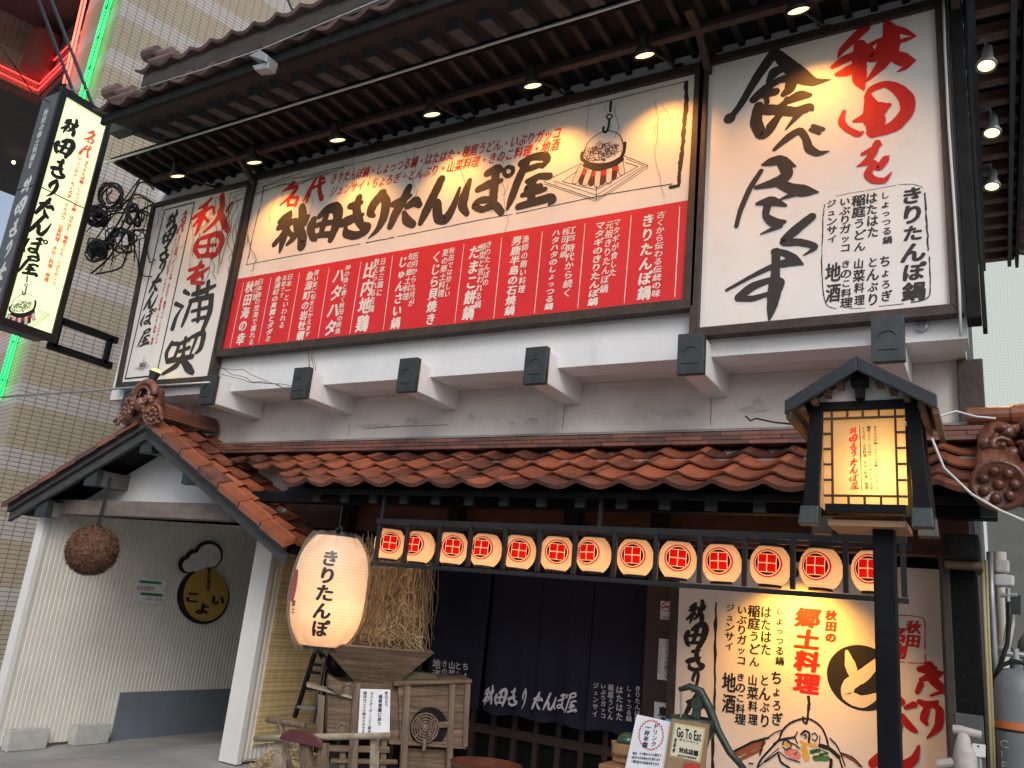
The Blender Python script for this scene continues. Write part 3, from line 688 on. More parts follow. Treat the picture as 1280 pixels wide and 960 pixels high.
one('red_neon_tube', NEONR, lambda b: b.tube([(D1-.05, pw+.05, ZN+.35), (D1-.05, YQ-.5, ZN+.35)], .014, 8), office, local=True)
def brk(b):
    for i in range(12):
        a = flp(143, -8, .0).lerp(flp(2, 500, .0), (i+.5)/12); b.tube([a, a+Vector((-.05,0,0))], .008, 6); b.box(a.x-.06, a.x-.045, a.y-.07, a.y+.07, a.z-.008, a.z+.008)
one('neon_holders', CABLE, brk, office, local=True)
pl_ = Plane(bc+bx*1.5, -by, (0,0,1), None); q = pl_.at(17, 203)
lp = one('ceiling_bulb', emis('warm_bulb', (1, .8, .4), 5), lambda b: b.blob((1.5, -q[0], q[1]), .045, .045, .045, 14), office, local=True, smooth=True)

# far building behind safety netting, seen past the right corner
def net_mat():
    m = mat('netted_pale_wall', (.6,.66,.63), .8, .05, 1, 0); n, l = m.node_tree.nodes, m.node_tree.links; b = n['Principled BSDF']
    tc = n.new('ShaderNodeTexCoord'); sx = n.new('ShaderNodeSeparateXYZ'); l.new(tc.outputs['Object'], sx.inputs[0]); cm = n.new('ShaderNodeCombineXYZ'); l.new(sx.outputs[0], cm.inputs[0]); l.new(sx.outputs[2], cm.inputs[1])
    br = n.new('ShaderNodeTexBrick'); br.offset = 0; l.new(cm.outputs[0], br.inputs[0])
    for k_, v_ in (('Scale',1),('Brick Width',.055),('Row Height',.055),('Mortar Size',.004)): br.inputs[k_].default_value = v_
    br.inputs['Color1'].default_value = br.inputs['Color2'].default_value = (.62,.68,.66,1); br.inputs['Mortar'].default_value = (.5,.575,.56,1)
    l.new(br.outputs[0], b.inputs['Base Color']); return m
far = thing('netted_building', 'pale building wrapped in fine safety netting behind the right corner', 'building', (2.2, 16.2, 0))
one('netted_wall', net_mat(), lambda b: b.box(-1.0, 5.5, 16, 16.4, 0, 9.6), far)
one('cornice', mat('pale_cornice', (.5,.52,.5), .8, .1, 2, .1), lambda b: b.box(-1.1, 5.6, 15.9, 16.5, 9.602, 9.8), far)
# unseen building added behind the camera to cut low sky light under the eaves
opp = thing('light_blocking_building', 'plain grey concrete building added unseen behind the viewer to cut low sky light', 'building', (0, -9, 0))
one('blocking_wall', mat('blocking_wall_grey', (.3,.29,.28), .8, .15, 1, .1), lambda b: b.box(-22, 16, -9.5, -9, 0, 4.6), opp)
one('cornice', mat('blocking_wall_grey', (.3,.29,.28)), lambda b: b.box(-22.1, 16.1, -9.6, -8.8, 4.602, 4.9), opp)

# ================================================================== SIGNS
def letters(name, m, fn, parent, **k):
    b = MB(); fn(b); return b.build(name, m, parent, **k)
P5 = planeY(5.0)
# ---- long main sign
MS = [(322,226),(870,92.5),(855,375),(278.7,437.5)]
ms = thing('main_signboard', 'long white and red signboard with grey brush title and hanging pot drawing', 'signboard', (-4, 5.03, 3.87))
one('board', SIGNW, lambda b: quad_slab(b, P5, MS, .05), ms)
one('red_panel', SIGNR, lambda b: quad_slab(b, P5, [(297.5,348.7),(862.5,250),(855,375),(278.7,437.5)], .003, .003), ms)
frame_bars(P5, MS, .075, .085, .03, 'frame_bar', BROWN, ms)
GREYINK = flat('charcoal_sign_paint', (.035,.032,.033), .6)
def title(b):
    WM[0] = 1.32
    offA = (340,120,4.8); offB = (520,120,4.8)
    for ch in '秋田きりた': trace(b, P5, *offA, K[ch], h=.0015)
    for ch in 'んぽ屋': trace(b, P5, *offB, K[ch], h=.0015)
    WM[0] = 1.25
letters('title_lettering', GREYINK, title, ms)
def redtop(b):
    trace(b, P5, 340, 120, 4.8, [[(130,520,20),(95,555,18),(66,572,6)],[(85,560,14),(150,545,20),(115,600,20),(50,655,8)],[(100,625,16),(95,658,12)],[(100,615,12),(152,610,18),(140,655,16)],[(95,656,12),(145,652,12)]])
    trace(b, P5, 340, 120, 4.8, [[(265,495,14),(230,560,20),(188,630,8)],[(228,575,18),(208,635,16)],[(240,555,14),(315,518,14)],[(292,490,16),(285,560,20),(298,622,20),(308,595,5)],[(306,490,16),(314,500,12)]])
    row(b, P5, (414,224), (702,165), 'きりたんぽ鍋・しょっつる鍋・はたはた・稲庭うどん・いぶりガッコ', 1.5, .03, brushy=False, slant=.25)
    row(b, P5, (413,240), (700,180), 'ジュンサイ・ちょろぎ・とんぶり・山菜料理・きのこ料理・地酒', 1.35, .03, brushy=False, slant=.25)
letters('red_lettering', REDINK, redtop, ms); WM[0] = 1.0
def border(b):
    rn = random.Random(2)
    def ln(pts, w, rough=.3):
        L = [(P5.at(*p).x*1000, P5.at(*p).y*1000, w) for p in pts]
        ribbon(b, lambda x, y, hh: P5.w((x/1000, y/1000), hh), L, .0015, rough, rn)
    ln([(330,233),(430,208),(520,186),(620,160),(740,131),(856,102)], 7)
    ln([(330,233),(326,255),(317,290),(311,320),(308,331)], 12, .6)
    ln([(308,331),(360,321),(450,305)], 7); ln([(458,303.5),(492,297)], 9, .8); ln([(497,296),(600,275),(640,268)], 6); ln([(645,267),(760,243),(840,230)], 7)
    ln([(858,103),(858,130),(855,160),(853,185),(850,210)], 32, .35); ln([(850,212),(849,222),(848,232),(838,234)], 28, .3)
letters('border_line', INK, border, ms)
MENU = [  # big, small right, small left : pixel top / bottom
 ('きりたんぽ鍋',(811,267),(805,376),'古くから伝わる伝統の味',(827,264),(820,372),None,0,0),
 ('マタギのきりたんぽ鍋',(751,277),(741,383),'マタギが食した',(772,273),(766,346),'元祖きりたんぽ鍋',(763,276),(755,367)),
 ('ハタハタのしょっつる鍋',(696,287),(686,388),'江戸時代から続く',(715,283),(709,372),'秋田の鍋',(708,285),(704,323)),
 ('男鹿半島の石焼鍋',(647,295),(637,395),'漁師の賄い料理',(658,294),(652,367),None,0,0),
 ('だまこ餅鍋',(595,306),(585,401),'きりたんぽの',(612,301),(607,358),'原型と言われる鍋',(605,304),(597,386)),
 ('くじら貝焼き',(547,314),(538,407),'秋田では珍しい',(566,309),(559,372),'夏の郷土料理',(558,311),(551,372)),
 ('じゅんさい鍋',(505,320),(494,412),'五月から九月が',(521,315),(514,384),'旬の郷土料理',(515,316),(507,376)),
 ('比内地鶏',(464,327),(452,416),'日本三鶏に',(480,322),(474,371),'数えられる名鶏',(472,323),(464,391)),
 ('ハタハタ',(426,334),(412,421),'神の魚と書く秋田の県魚',(436,331),(422,418),None,0,0),
 ('象潟町の岩牡蠣',(389,339),(375,426),'暑い夏に旬をむかえます',(397,337),(384,422),None,0,0),
 ('金浦町の真鱈とダダミ',(349,345),(335,428),'日本一といわれる',(364,342),(352,411),'真鱈です',(357,344),(352,373)),
 ('秋田海の幸',(314,351),(300,432),'日本海の荒海で獲れる',(327,348),(314,432),'魚介類',(322,350),(319,376))]
def menu(b):
    for big, a, c, s1, a1, c1, s2, a2, c2 in MENU:
        n = len(big); col(b, P5, a, c, big, min(1.2, max(.9, .135*n)) if n > 5 else .85, .04, brushy=False, slant=.12)
        n1 = len(s1); col(b, P5, a1, c1, s1, 1.1 if n1 > 7 else .88, .02, brushy=False, slant=.12)
        if s2: col(b, P5, a2, c2, s2, .92, .02, brushy=False, slant=.12)
letters('menu_lettering', WHITEINK, menu, ms)
def dividers():
    X6 = [((1160,155),(1135,605),7),((918,200),(882,635),7),((687,240),(650,660),7),((473,280),(433,688),7),((270,312),(230,712),7),((82,342),(35,735),7)]
    L = [((560+a[0]/4,220+a[1]/4),(560+c[0]/4,220+c[1]/4)) for a, c, _ in X6]
    L += [((260+a[0]/4,220+a[1]/4),(260+c[0]/4,220+c[1]/4)) for a, c in (((925,400),(878,768)),((767,430),(710,790)),((608,460),(552,808)),((460,485),(400,830)),((318,510),(255,835)),((180,535),(112,860)))]
    for a, c in L:
        A, B = P5.at(*a), P5.at(*c)
        letters('divider_line', WHITEINK, lambda b: ribbon(b, lambda x, y, hh: P5.w((x/1000, y/1000), hh), [(A.x*1000, A.y*1000, 6), ((A.x+B.x)*500, (A.y+B.y)*500, 7), (B.x*1000, B.y*1000, 5)], .0045, .2), ms)
dividers()
# shift the menu text proud of the red panel
for o in ms.children:
    if o.name.startswith('menu_lettering'): o.location.y -= .0035

def pot(parent, pl, ox, oy, s, k=1.0, px0=1.0):
    """hanging pot over the hearth, drawn in lines (crop pixel coordinates of the main sign drawing)"""
    T = lambda pts: [(ox+(x-450)*s, oy+(y-480)*s) for x, y in pts]
    def lines(b):
        def ln(pts, w, sp=True): trace(b, pl, 0, 0, 1, [[(x, y, w*s) for x, y in T(pts)]], rough=.08)
        ln([(438,50),(432,130)], 22); ln([(425,155),(450,175),(425,200),(398,178),(425,155)], 12); ln([(425,205),(415,270),(395,312),(372,300),(375,268)], 20)
        ln([(200,490),(240,400),(330,325),(420,297),(490,320),(530,365),(540,410)], 7)
        ln([(192,490),(190,540),(250,580),(330,592),(430,578),(520,530),(550,470),(556,405)], 30*1.0)
        ln([(215,590),(330,625),(460,590),(530,545)], 40)
        rn = random.Random(4)
        for i in range(70):
            a = rn.uniform(0, 6.28); r = math.sqrt(rn.random()); x, y = 365+150*r*math.cos(a), 480+75*r*math.sin(a)-.18*(0)
            y -= (x-365)*.22*.6; q = rn.uniform(12, 22); a0 = rn.uniform(0, 6.28)
            ln([(x+q*math.cos(a0+t*1.1), y+q*.7*math.sin(a0+t*1.1)) for t in range(5)], 4.5)
        for (x, y) in ((340,415),(305,465),(240,470)):
            ln([(x-22,y+40),(x-26,y),(x,y-28),(x+24,y),(x+20,y+40)], 5); ln([(x-8,y),(x,y-9),(x+8,y),(x,y+9),(x-8,y)], 5)
        for P, w in ((((545,512),(752,594),(312,888),(-140,735),(180,580)), 5), (((570,540),(720,598),(312,850),(-60,728)), 4), (((560,570),(670,604),(312,805),(20,735),(150,640)), 5), (((752,594),(750,618),(312,905),(-138,752)), 4), (((312,770),(312,888)), 6), (((-40,745),(-38,765)), 4)):
            for i in range(len(P)-1): ln([P[i], P[i+1]], w)
        for sk in STK:
            x0, y0, x1, y1 = sk; d = 24
            ln([(x0-d,y0),(x1-d,y1),(x1,y1+20),(x1+d,y1),(x0+d,y0),(x0,y0-18),(x0-d,y0)], 5)
    STK = [(190,600,130,735),(265,610,215,750),(330,620,318,765),(425,590,418,735),(515,545,530,660)]
    letters('drawing_line', INK, lines, parent)
    def skew(b):
        for sk in STK: trace(b, pl, 0, 0, 1, [[(x, y, 44*s) for x, y in T([(sk[0],sk[1]),(sk[2],sk[3])])]], h=.0012)
    def fire(b):
        for i in range(4):
            a = STK[i]; c = STK[i+1]; x = (a[0]+c[0]+a[2]+c[2])/4; y = (a[1]+c[1]+a[3]+c[3])/4
            trace(b, pl, 0, 0, 1, [[(px, py, 52*s) for px, py in T([(x+6, y-28), (x-4, y+22)])]], h=.0007, rough=.3)
    def ember(b):
        for i in range(4):
            a = STK[i]; c = STK[i+1]; x = (a[0]+c[0]+a[2]+c[2])/4; y = (a[1]+c[1]+a[3]+c[3])/4
            trace(b, pl, 0, 0, 1, [[(px, py, 56*s) for px, py in T([(x-6, y+30), (x-12, y+62)])]], h=.001, rough=.2)
    letters('drawing_fire', flat('fire_red_paint', (.55,.03,.025)), fire, parent)
    letters('drawing_ember', flat('ember_paint', (.1,.02,.02)), ember, parent)
    letters('drawing_skewer', flat('cream_paint', (.66,.62,.55)), skew, parent)
pot(ms, P5, 700+450/6.859, 120+480/6.859, 1/6.859)

# ---- tall right sign
RS = [(886.9,83.7),(1168.4,11.5),(1188,381.7),(874.8,411)]
rs = thing('eat_up_signboard', 'large white sign at upper right with loose red and grey brush writing', 'signboard', (-.85, 5.03, 3.66))
one('board', SIGNW, lambda b: quad_slab(b, P5, RS, .05), rs)
frame_bars(P5, RS, .065, .085, .03, 'frame_bar', BROWN, rs)
RC = (880, 30, 4.571)
def rred(b):
    WM[0] = 1.18
    for st in ([(920,22,50),(850,90,46),(790,150,34),(765,195,6)],[(738,245,26),(800,205,46),(900,160,40),(965,112,26),(1010,85,12)],[(890,120,56),(888,240,66),(888,320,60),(912,375,14)],[(762,288,26),(820,270,56),(885,232,44)],[(925,130,36),(958,185,64),(1000,168,54),(1008,100,24)],
               [(1045,-5,36),(1068,60,76),(1060,150,84),(1010,240,54),(926,328,12)],[(1075,10,14),(1140,42,34),(1212,70,6)],[(1090,110,14),(1150,92,24),(1212,70,6)],[(1065,170,50),(1140,205,70),(1196,212,26)],[(1192,215,22),(1150,250,26),(1104,275,6)],
               [(800,500,18),(786,560,34),(820,602,30),(880,630,32),(905,620,16)],[(922,420,16),(960,372,36),(1040,345,36),(1110,375,56),(1158,430,66),(1160,500,66),(1100,575,66),(1040,605,54),(965,625,50)],[(940,420,36),(962,500,86),(975,570,92),(955,618,46)],[(856,556,14),(920,535,50),(1000,490,90),(1055,465,26)],
               [(990,680,34),(960,750,38),(920,792,30),(874,816,6)],[(905,745,18),(950,722,28),(1010,690,14)],[(920,802,18),(960,790,28),(1000,820,38),(1040,770,36),(1056,757,10)],[(960,815,34),(936,860,38),(970,892,38),(1030,895,30),(1073,848,6)]):
        trace(b, P5, *RC, [st], h=.0015+.00015*LAY[0]); LAY[0] += 1
LAY[0] = 0
letters('red_lettering', REDINK, rred, rs)
RD = (880, 180, 4.0)
def rblack(b):
    LAY[0] = 0
    for st in ([(146,540,56),(165,520,34),(210,460,34),(300,310,44),(400,165,52)],[(410,165,44),(485,240,70),(555,300,76),(630,332,44),(722,318,6)],[(368,328,24),(405,275,54),(445,262,34)],[(285,432,42),(350,372,44),(430,322,36),(498,312,52),(490,370,52),(455,402,30)],[(340,402,46),(410,388,40)],[(355,410,22),(360,450,26)],[(312,470,46),(298,560,56),(332,632,54),(390,590,36),(475,430,30)],[(310,490,56),(420,492,54),(520,502,50),(600,478,46),(618,490,20)],[(428,466,14),(540,412,54),(605,408,24)],[(545,510,36),(468,602,8)],[(430,525,34),(370,585,26)],
               [(402,718,18),(480,650,36),(545,612,36),(580,650,34),(600,710,42),(650,740,32),(713,728,6)],[(622,583,20),(680,602,22)],[(610,604,20),(658,622,22)]):
        trace(b, P5, *RC, [st], h=.0015+.00015*LAY[0]); LAY[0] += 1
    for st in ([(292,105,10),(330,92,36),(375,82,44),(420,98,34),(458,112,8)],[(395,90,50),(415,150,48),(370,188,46),(262,218,20)],[(286,135,20),(232,220,24),(184,330,22),(162,412,18)],[(365,190,36),(430,222,46),(500,236,54),(572,242,6)],[(450,250,28),(375,281,6)],[(265,300,14),(335,286,42),(408,308,14)],[(318,310,34),(310,360,28),(350,392,42),(403,390,18)],[(380,408,28),(284,452,6)],
               [(540,365,36),(460,430,42),(398,490,34),(480,492,32),(558,515,26),(498,558,5)],[(113,732,12),(240,662,18),(340,615,26),(430,592,38),(497,603,6)],[(352,538,28),(400,545,28),(450,572,34),(494,602,10)],[(362,540,36),(358,640,36),(352,740,56),(340,820,40),(325,890,4)],[(175,768,36),(240,716,36),(330,682,26),(385,690,32),(372,735,30)],[(182,775,22),(250,772,26),(335,745,16)]):
        trace(b, P5, *RD, [st], h=.0015+.00015*LAY[0]); LAY[0] += 1
letters('grey_lettering', GREYINK, rblack, rs); WM[0] = 1.0
EX = lambda x, y: (1000+x/5.333, 220+y/5.333)
LIST = [('しょっつる鍋',(565,100),(585,458)),('ちょろぎ',(565,530),(578,838)),('はたはた',(475,110),(487,412)),('とんぶり',(485,535),(487,864)),('稲庭うどん',(390,125),(400,510)),('山菜料理',(390,545),(398,868)),('いぶりガッコ',(298,140),(303,510)),('きのこ料理',(305,555),(310,878)),('ジュンサイ',(208,155),(215,450)),('地酒',(220,575),(222,848))]
def rlist(b):
    col(b, P5, EX(745,68), EX(762,836), 'きりたんぽ鍋', 1.0, .05, jit=.12, slant=.1, brushy=False)
    for s, a, c in LIST: col(b, P5, EX(*a), EX(*c), s, 1.0 if len(s) > 4 else (.82 if len(s) > 2 else .66), .035, jit=.15, slant=.1, brushy=False)
letters('menu_lettering', GREYINK, rlist, rs)
def rbox(b):
    rn = random.Random(8)
    def ln(pts, w, rough=.5):
        L = [(P5.at(*EX(*p)).x*1000, P5.at(*EX(*p)).y*1000, w) for p in pts]; ribbon(b, lambda x, y, hh: P5.w((x/1000, y/1000), hh), L, .0015, rough, rn)
    ln([(240,135),(330,115),(430,100)], 3); ln([(440,98),(640,62)], 3); ln([(660,58),(750,55),(820,78)], 4)
    ln([(165,190),(155,260),(150,400),(145,560),(150,740),(165,830)], 6, .7); ln([(165,835),(190,870),(240,885)], 5)
    ln([(330,885),(430,880)], 4); ln([(530,870),(690,852)], 5); ln([(740,845),(830,825),(865,790),(868,700),(862,540)], 7); ln([(855,495),(850,380),(840,240),(832,115)], 9, .7)
letters('box_line', GREYINK, rbox, rs)

# ---- tall left sign
LS = [(195,260),(311.5,232.6),(262,471),(152.6,478.7)]
ls = thing('enjoy_akita_signboard', 'narrow white sign at upper left with red and black brush writing', 'signboard', (-7.1, 5.03, 3.6))
one('board', SIGNW, lambda b: quad_slab(b, P5, LS, .05), ls)
frame_bars(P5, LS, .055, .085, .03, 'frame_bar', BROWN, ls)
FX = lambda x, y: (150+x/3.84, 230+y/3.84)
def put_brush(b, pl, ch, cx, cy, wpx, hpx, slant=.0):
    c = pl.at(cx, cy); e1 = pl.at(cx+wpx/2, cy)-pl.at(cx-wpx/2, cy); e2 = pl.at(cx, cy-hpx/2)-pl.at(cx, cy+hpx/2)
    brush(b, pl, ch, c, Vector((e1.length, 0)), Vector((0, e2.length)), .0015, slant)
def boxpix(bx_): return ((bx_[0]+bx_[2])/2, (bx_[1]+bx_[3])/2, bx_[2]-bx_[0], bx_[3]-bx_[1])
def lred(b):
    WM[0] = .82
    T = (150, 230, 3.84); LAY[0] = 0
    for st in ([(440,70,18),(410,100,24),(378,118,12)],[(350,165,20),(390,140,28),(442,110,18)],[(415,100,28),(392,170,34),(364,242,18)],[(392,152,24),(356,200,18)],[(405,160,18),(425,180,16)],[(490,58,34),(490,120,34),(458,180,28),(403,232,12)],[(478,130,32),(502,190,42),(518,225,30)],[(450,110,16),(452,142,20)],[(537,92,18),(512,128,20)],
               [(375,275,26),(360,312,28),(382,352,18)],[(390,262,20),(470,240,32),(490,270,38),(468,330,32),(438,352,20)],[(430,255,20),(420,335,20)],[(375,302,16),(460,292,18)],[(375,347,20),(445,340,28)],
               [(388,378,24),(362,430,26),(325,457,14)],[(333,414,18),(400,395,22)],[(340,450,16),(388,428,24),(398,452,18)],[(424,404,16),(375,442,26),(345,470,24),(402,476,18)]):
        trace(b, P5, *T, [st], h=.0015+.00015*LAY[0]); LAY[0] += 1
    for ch, bx_ in (('名',(287,130,325,180)),('代',(272,182,312,235))):
        x, y, w, h = boxpix(bx_); put_brush(b, P5, ch, *FX(x, y), w/3.84, h/3.84)
    col(b, P5, FX(288,245), FX(172,768), 'きりたんぽ鍋・しょっつる鍋・はたはた・稲庭うどん・いぶりガッコ', 1.0, .04, brushy=False)
    col(b, P5, FX(265,262), FX(150,772), 'ジュンサイ・ちょろぎ・とんぶり・山菜料理・きのこ料理・地酒', .9, .04, brushy=False)
letters('red_lettering', REDINK, lred, ls)
def lblk(b):
    WM[0] = 1.0
    T = (150, 230, 3.84); LAY[0] = 0
    for ch in '満喫':
        pass
    for st in ([(310,515,20),(332,530,14)],[(268,575,20),(302,590,14)],[(253,692,26),(270,640,20),(300,590,8)],[(350,530,20),(400,515,26),(457,488,16)],[(375,490,22),(370,552,18)],[(425,470,22),(415,548,20)],[(338,562,20),(442,538,26)],[(340,570,20),(315,640,22),(298,682,14)],[(440,545,28),(430,620,30),(398,700,24)],[(385,560,20),(375,658,20)],[(345,612,13),(422,592,18)],[(348,655,13),(408,640,18)],
               [(250,762,18),(225,810,22),(225,852,14)],[(252,768,16),(284,772,20),(262,834,18)],[(230,845,14),(267,832,14)],[(283,770,16),(334,746,20)],[(288,804,16),(334,786,18)],[(316,740,18),(300,845,18)],[(343,736,16),(402,716,26),(388,786,26),(363,814,10)],[(370,735,18),(340,814,12)],[(228,854,18),(348,828,22)],[(305,822,24),(270,872,26),(206,912,14)],[(300,845,22),(328,882,38),(350,905,22)]):
        trace(b, P5, *T, [st], h=.0015+.00015*LAY[0]); LAY[0] += 1
    CH = [('秋',(250,170)),('田',(237,245)),('き',(217,325)),('り',(200,405)),('た',(173,475)),('ん',(150,560)),('ぽ',(137,640)),('屋',(118,740))]
    for ch, (x, y) in CH: put_brush(b, P5, ch, *FX(x, y), 16.5, 21.5)
letters('black_lettering', GREYINK, lblk, ls); WM[0] = 1.0
def lbox_(b):
    q = [FX(215,125),FX(358,88),FX(175,920),FX(25,935)]; Q = [P5.at(*p) for p in q]
    for i in range(4):
        a, c = Q[i], Q[(i+1) % 4]; ribbon(b, lambda x, y, hh: P5.w((x/1000, y/1000), hh), [(a.x*1000, a.y*1000, 18), (c.x*1000, c.y*1000, 18)], .0012+i*.0002, .1)
letters('border_line', GREYINK, lbox_, ls)
pot(ls, P5, *FX(118,862), .023)

# ---- dry creeper over the left signs
def vines(b):
    rn = random.Random(21)
    def strand(x, y, n, dx, dy, r=.0022):
        pts = []
        for i in range(n):
            pts.append(P5.w(P5.at(x, y), .012+rn.random()*.01)); x += dx+rn.uniform(-5, 5); y += dy+rn.uniform(-4, 4)
        b.tube(pts, r, 4)
    for i in range(16): strand(rn.uniform(262, 315), rn.uniform(236, 300), 9, rn.uniform(-4, 1), rn.uniform(5, 12), .0028)
    for i in range(20): strand(rn.uniform(330, 640), rn.uniform(170, 235), rn.randint(4, 8), rn.uniform(-2, 2), rn.uniform(4, 11), .0014)
    for i in range(7): strand(rn.uniform(700, 840), rn.uniform(125, 160), rn.randint(4, 10), rn.uniform(-2, 2), rn.uniform(6, 11), .0014)
    for i in range(6): strand(rn.uniform(285, 300), rn.uniform(240, 260), 8, 18, -5, .002)
    for i in range(8): strand(rn.uniform(195, 270), rn.uniform(250, 300), 6, rn.uniform(-4, 1), rn.uniform(6, 14), .0018)
    for i in range(3): strand(268, 455+i*6, 9, 13, rn.uniform(1, 5), .0035)
    for i in range(4): strand(390+rn.uniform(-5,5), 440, 5, rn.uniform(-4, 4), 8, .002)
tag(one('dry_creeper', mat('dead_vine', (.06,.045,.035), .9, .4, 20, 0), vines), 'thin dead creeper stems straggling over the upper signs', 'creeper')

# ---- projecting light box
XB = -8.0
PXB = planeX(XB)
FACE = [(75,118),(137,152),(69,432),(2,388)]
lb = thing('projecting_lightbox', 'tall lit pale green sign box jutting out at the far left', 'sign', (XB-.15, 4.0, 3.9))
fq = [PXB.at(*p) for p in FACE]
ya = (fq[0].x+fq[3].x)/2; yb = (fq[1].x+fq[2].x)/2; za = (fq[2].y+fq[3].y)/2; zb = (fq[0].y+fq[1].y)/2
one('casing', mat('grey_sign_casing', (.075,.085,.09), .5, .15, 3, .05), lambda b: b.box(XB-.34, XB-.012, ya, yb, za-.02, zb+.04), lb, bevel=.004)
BLK = flat('black_trim', (.012,.012,.012), .4)
for (y0, y1, z0, z1) in ((ya-.012, ya+.05, za-.06, zb+.08), (yb-.05, yb+.012, za-.06, zb+.08), (ya+.0505, yb-.0505, za-.06, za+.02), (ya+.0505, yb-.0505, zb, zb+.08)):
    one('trim', BLK, lambda b: b.box(XB-.02, XB+.02, y0, y1, z0, z1), lb)
one('lit_face', emis('lit_acrylic', (.72,.84,.47), .82), lambda b: b.box(XB-.011, XB, ya+.0505, yb-.0505, za+.02, zb), lb)
def lbl(b):
    pts = [('秋',(87.5,158)),('田',(80,184)),('き',(73.5,210)),('り',(65,236)),('た',(57,259)),('ん',(51,282)),('ぽ',(44,307)),('屋',(37,332))]
    for i, (ch, p) in enumerate(pts):
        c = PXB.at(*p); L = .225; brush(b, PXB, ch, c, Vector((L*1.0, 0)), Vector((0, L*1.02)), .002)
letters('black_lettering', INK, lbl, lb)
def lbr(b):
    c = PXB.at(112,170); brush(b, PXB, '名', c, Vector((.15, 0)), Vector((0, .16)), .002)
    c = PXB.at(106,188); brush(b, PXB, '代', c, Vector((.15, 0)), Vector((0, .16)), .002)
    col(b, PXB, (109,201), (66,356), 'きりたんぽ鍋・しょっつる鍋・はたはた・稲庭うどん・いぶりガッコ', 1.0, .05, h=.002, brushy=False)
    col(b, PXB, (100,196), (57,352), 'ジュンサイ・ちょろぎ・とんぶり・山菜料理・きのこ料理・地酒', 1.0, .05, h=.002, brushy=False)
letters('red_lettering', emis('lit_red_letter', (.75,.1,.05), .35), lbr, lb)
pot(lb, PXB, 35, 383, .088)
PF = planeY(ya)
def lbf(b):
    col(b, PF, (59,136), (37,211), '秋田の郷土料理を', .95, .04, h=.002, brushy=False)
    for i, ch in enumerate('秋田きりたんぽ屋'):
        z = PF.at(31, 232).y - .235*i; brush(b, PF, ch, Vector((XB-.17, z)), Vector((.19, 0)), Vector((0, .2)), .002)
letters('white_lettering', flat('pale_lettering', (.5,.54,.54)), lbf, lb)
one('joint_strip', BLK, lambda b: (b.box(XB-.345, XB+.003, ya-.004, yb, 5.33, 5.34),), lb)
def hang(b):
    for px in ((143,425),(140,458)):
        q = pX(*px, XB-.1); b.beam((XB-.1, yb, q.z+.0), (XB-.1, 5.06, q.z), .05, .07)
    q1 = pX(143,425,XB-.1).z; q0 = pX(140,458,XB-.1).z
    b.beam((XB-.1, yb+.06, q0), (XB-.1, yb+.06, q1), .05, .05); b.beam((XB-.1, 4.98, q0), (XB-.1, 4.98, q1), .05, .05)
one('support_arm', BLKWOOD, hang, lb)
def stay(b):
    for (p, q) in (((46,0),(62,112)),((60,-5),(86,118))):
        a = pY(p[0], p[1], 4.6); b.tube([Vector((XB-.15, (ya+yb)/2, zb+.05)) if p[0] == 46 else Vector((XB-.03, (ya+yb)/2+.1, zb+.05)), pX(p[0], p[1]-6, XB-.3)], .018, 8)
one('stay_tube', mat('dark_stay_tube', (.04,.05,.06), .4, .1, 4, 0, metal=.5), stay, lb)

# ---- menu board beside the door
PM = planeY(5.72)
MBD = [(850,712),(1178,712),(1191,985),(851,990)]
mb_ = thing('menu_mural', 'tall white wall panel by the door painted with dish names and a hot pot', 'sign panel', (-1.1, 5.75, .7))
mq = [PM.at(*p) for p in MBD]; mx0, mx1 = mq[0].x, mq[1].x
one('board', SIGNW, lambda b: b.box(mx0, mx1, 5.72, 5.77, .6, mq[1].y), mb_)
one('side_post', DKWOOD, lambda b: b.box(mx1+.001, mx1+.05, 5.66, 5.85, .3, 2.5), mb_)
one('backing', DKWOOD, lambda b: b.box(mx0, mx1, 5.771, 5.858, .6, mq[1].y-.02), mb_)
GX = lambda x, y: (840+x/2.909, 640+y/2.909)
def mblk(b):
    for i, ch in enumerate('秋田きりたんぽ屋'):
        x, y = GX(88-i*1.5, 364+84*i); put_brush(b, PM, ch, x, y, 33 if ch != 'り' else 22, 33)
    L = [('しょっつる鍋',(392,342),(392,560)),('ちょろぎ',(380,578),(382,778)),('はたはた',(342,342),(342,522)),('とんぶり',(336,588),(338,784)),('稲庭うどん',(298,338),(300,568)),('山菜料理',(293,588),(295,778)),('いぶりガッコ',(255,338),(252,558)),('きのこ料理',(250,582),(248,772)),('ジュンサイ',(212,332),(208,505)),('地酒',(208,582),(207,735))]
    for s, a, c in L: col(b, PM, GX(*a), GX(*c), s, 1.0 if len(s) > 4 else (.85 if len(s) > 2 else .7), .035, jit=.15, slant=.08, brushy=False)
    trace(b, PM, 840, 640, 2.909, [[(161,330,5),(158,420,12),(157,560,8),(155,700,10),(150,800,12),(148,935,10)]], rough=.5)
letters('black_lettering', INK, mblk, mb_)
def mcirc(b):
    c = PM.at(*GX(690,602)); r = abs(PM.at(*GX(690,484)).y-c.y); b.add([PM.w(c+Vector((1.06*r*math.cos(a*math.pi/24), r*math.sin(a*math.pi/24))), .0012) for a in range(48)], [tuple(range(48))])
letters('round_crest', INK, mcirc, mb_)
def mto(b):
    WM[0] = 1.35
    trace(b, PM, 840, 640, 2.909, [[(636,508,10),(650,560,30),(662,600,22)],[(745,545,20),(700,590,34),(645,628,34),(640,668,34),(690,690,34),(745,668,16)]], h=.0022)
letters('crest_letter', flat('cream_sign_paint', (.7,.66,.58)), mto, mb_); WM[0] = 1.0
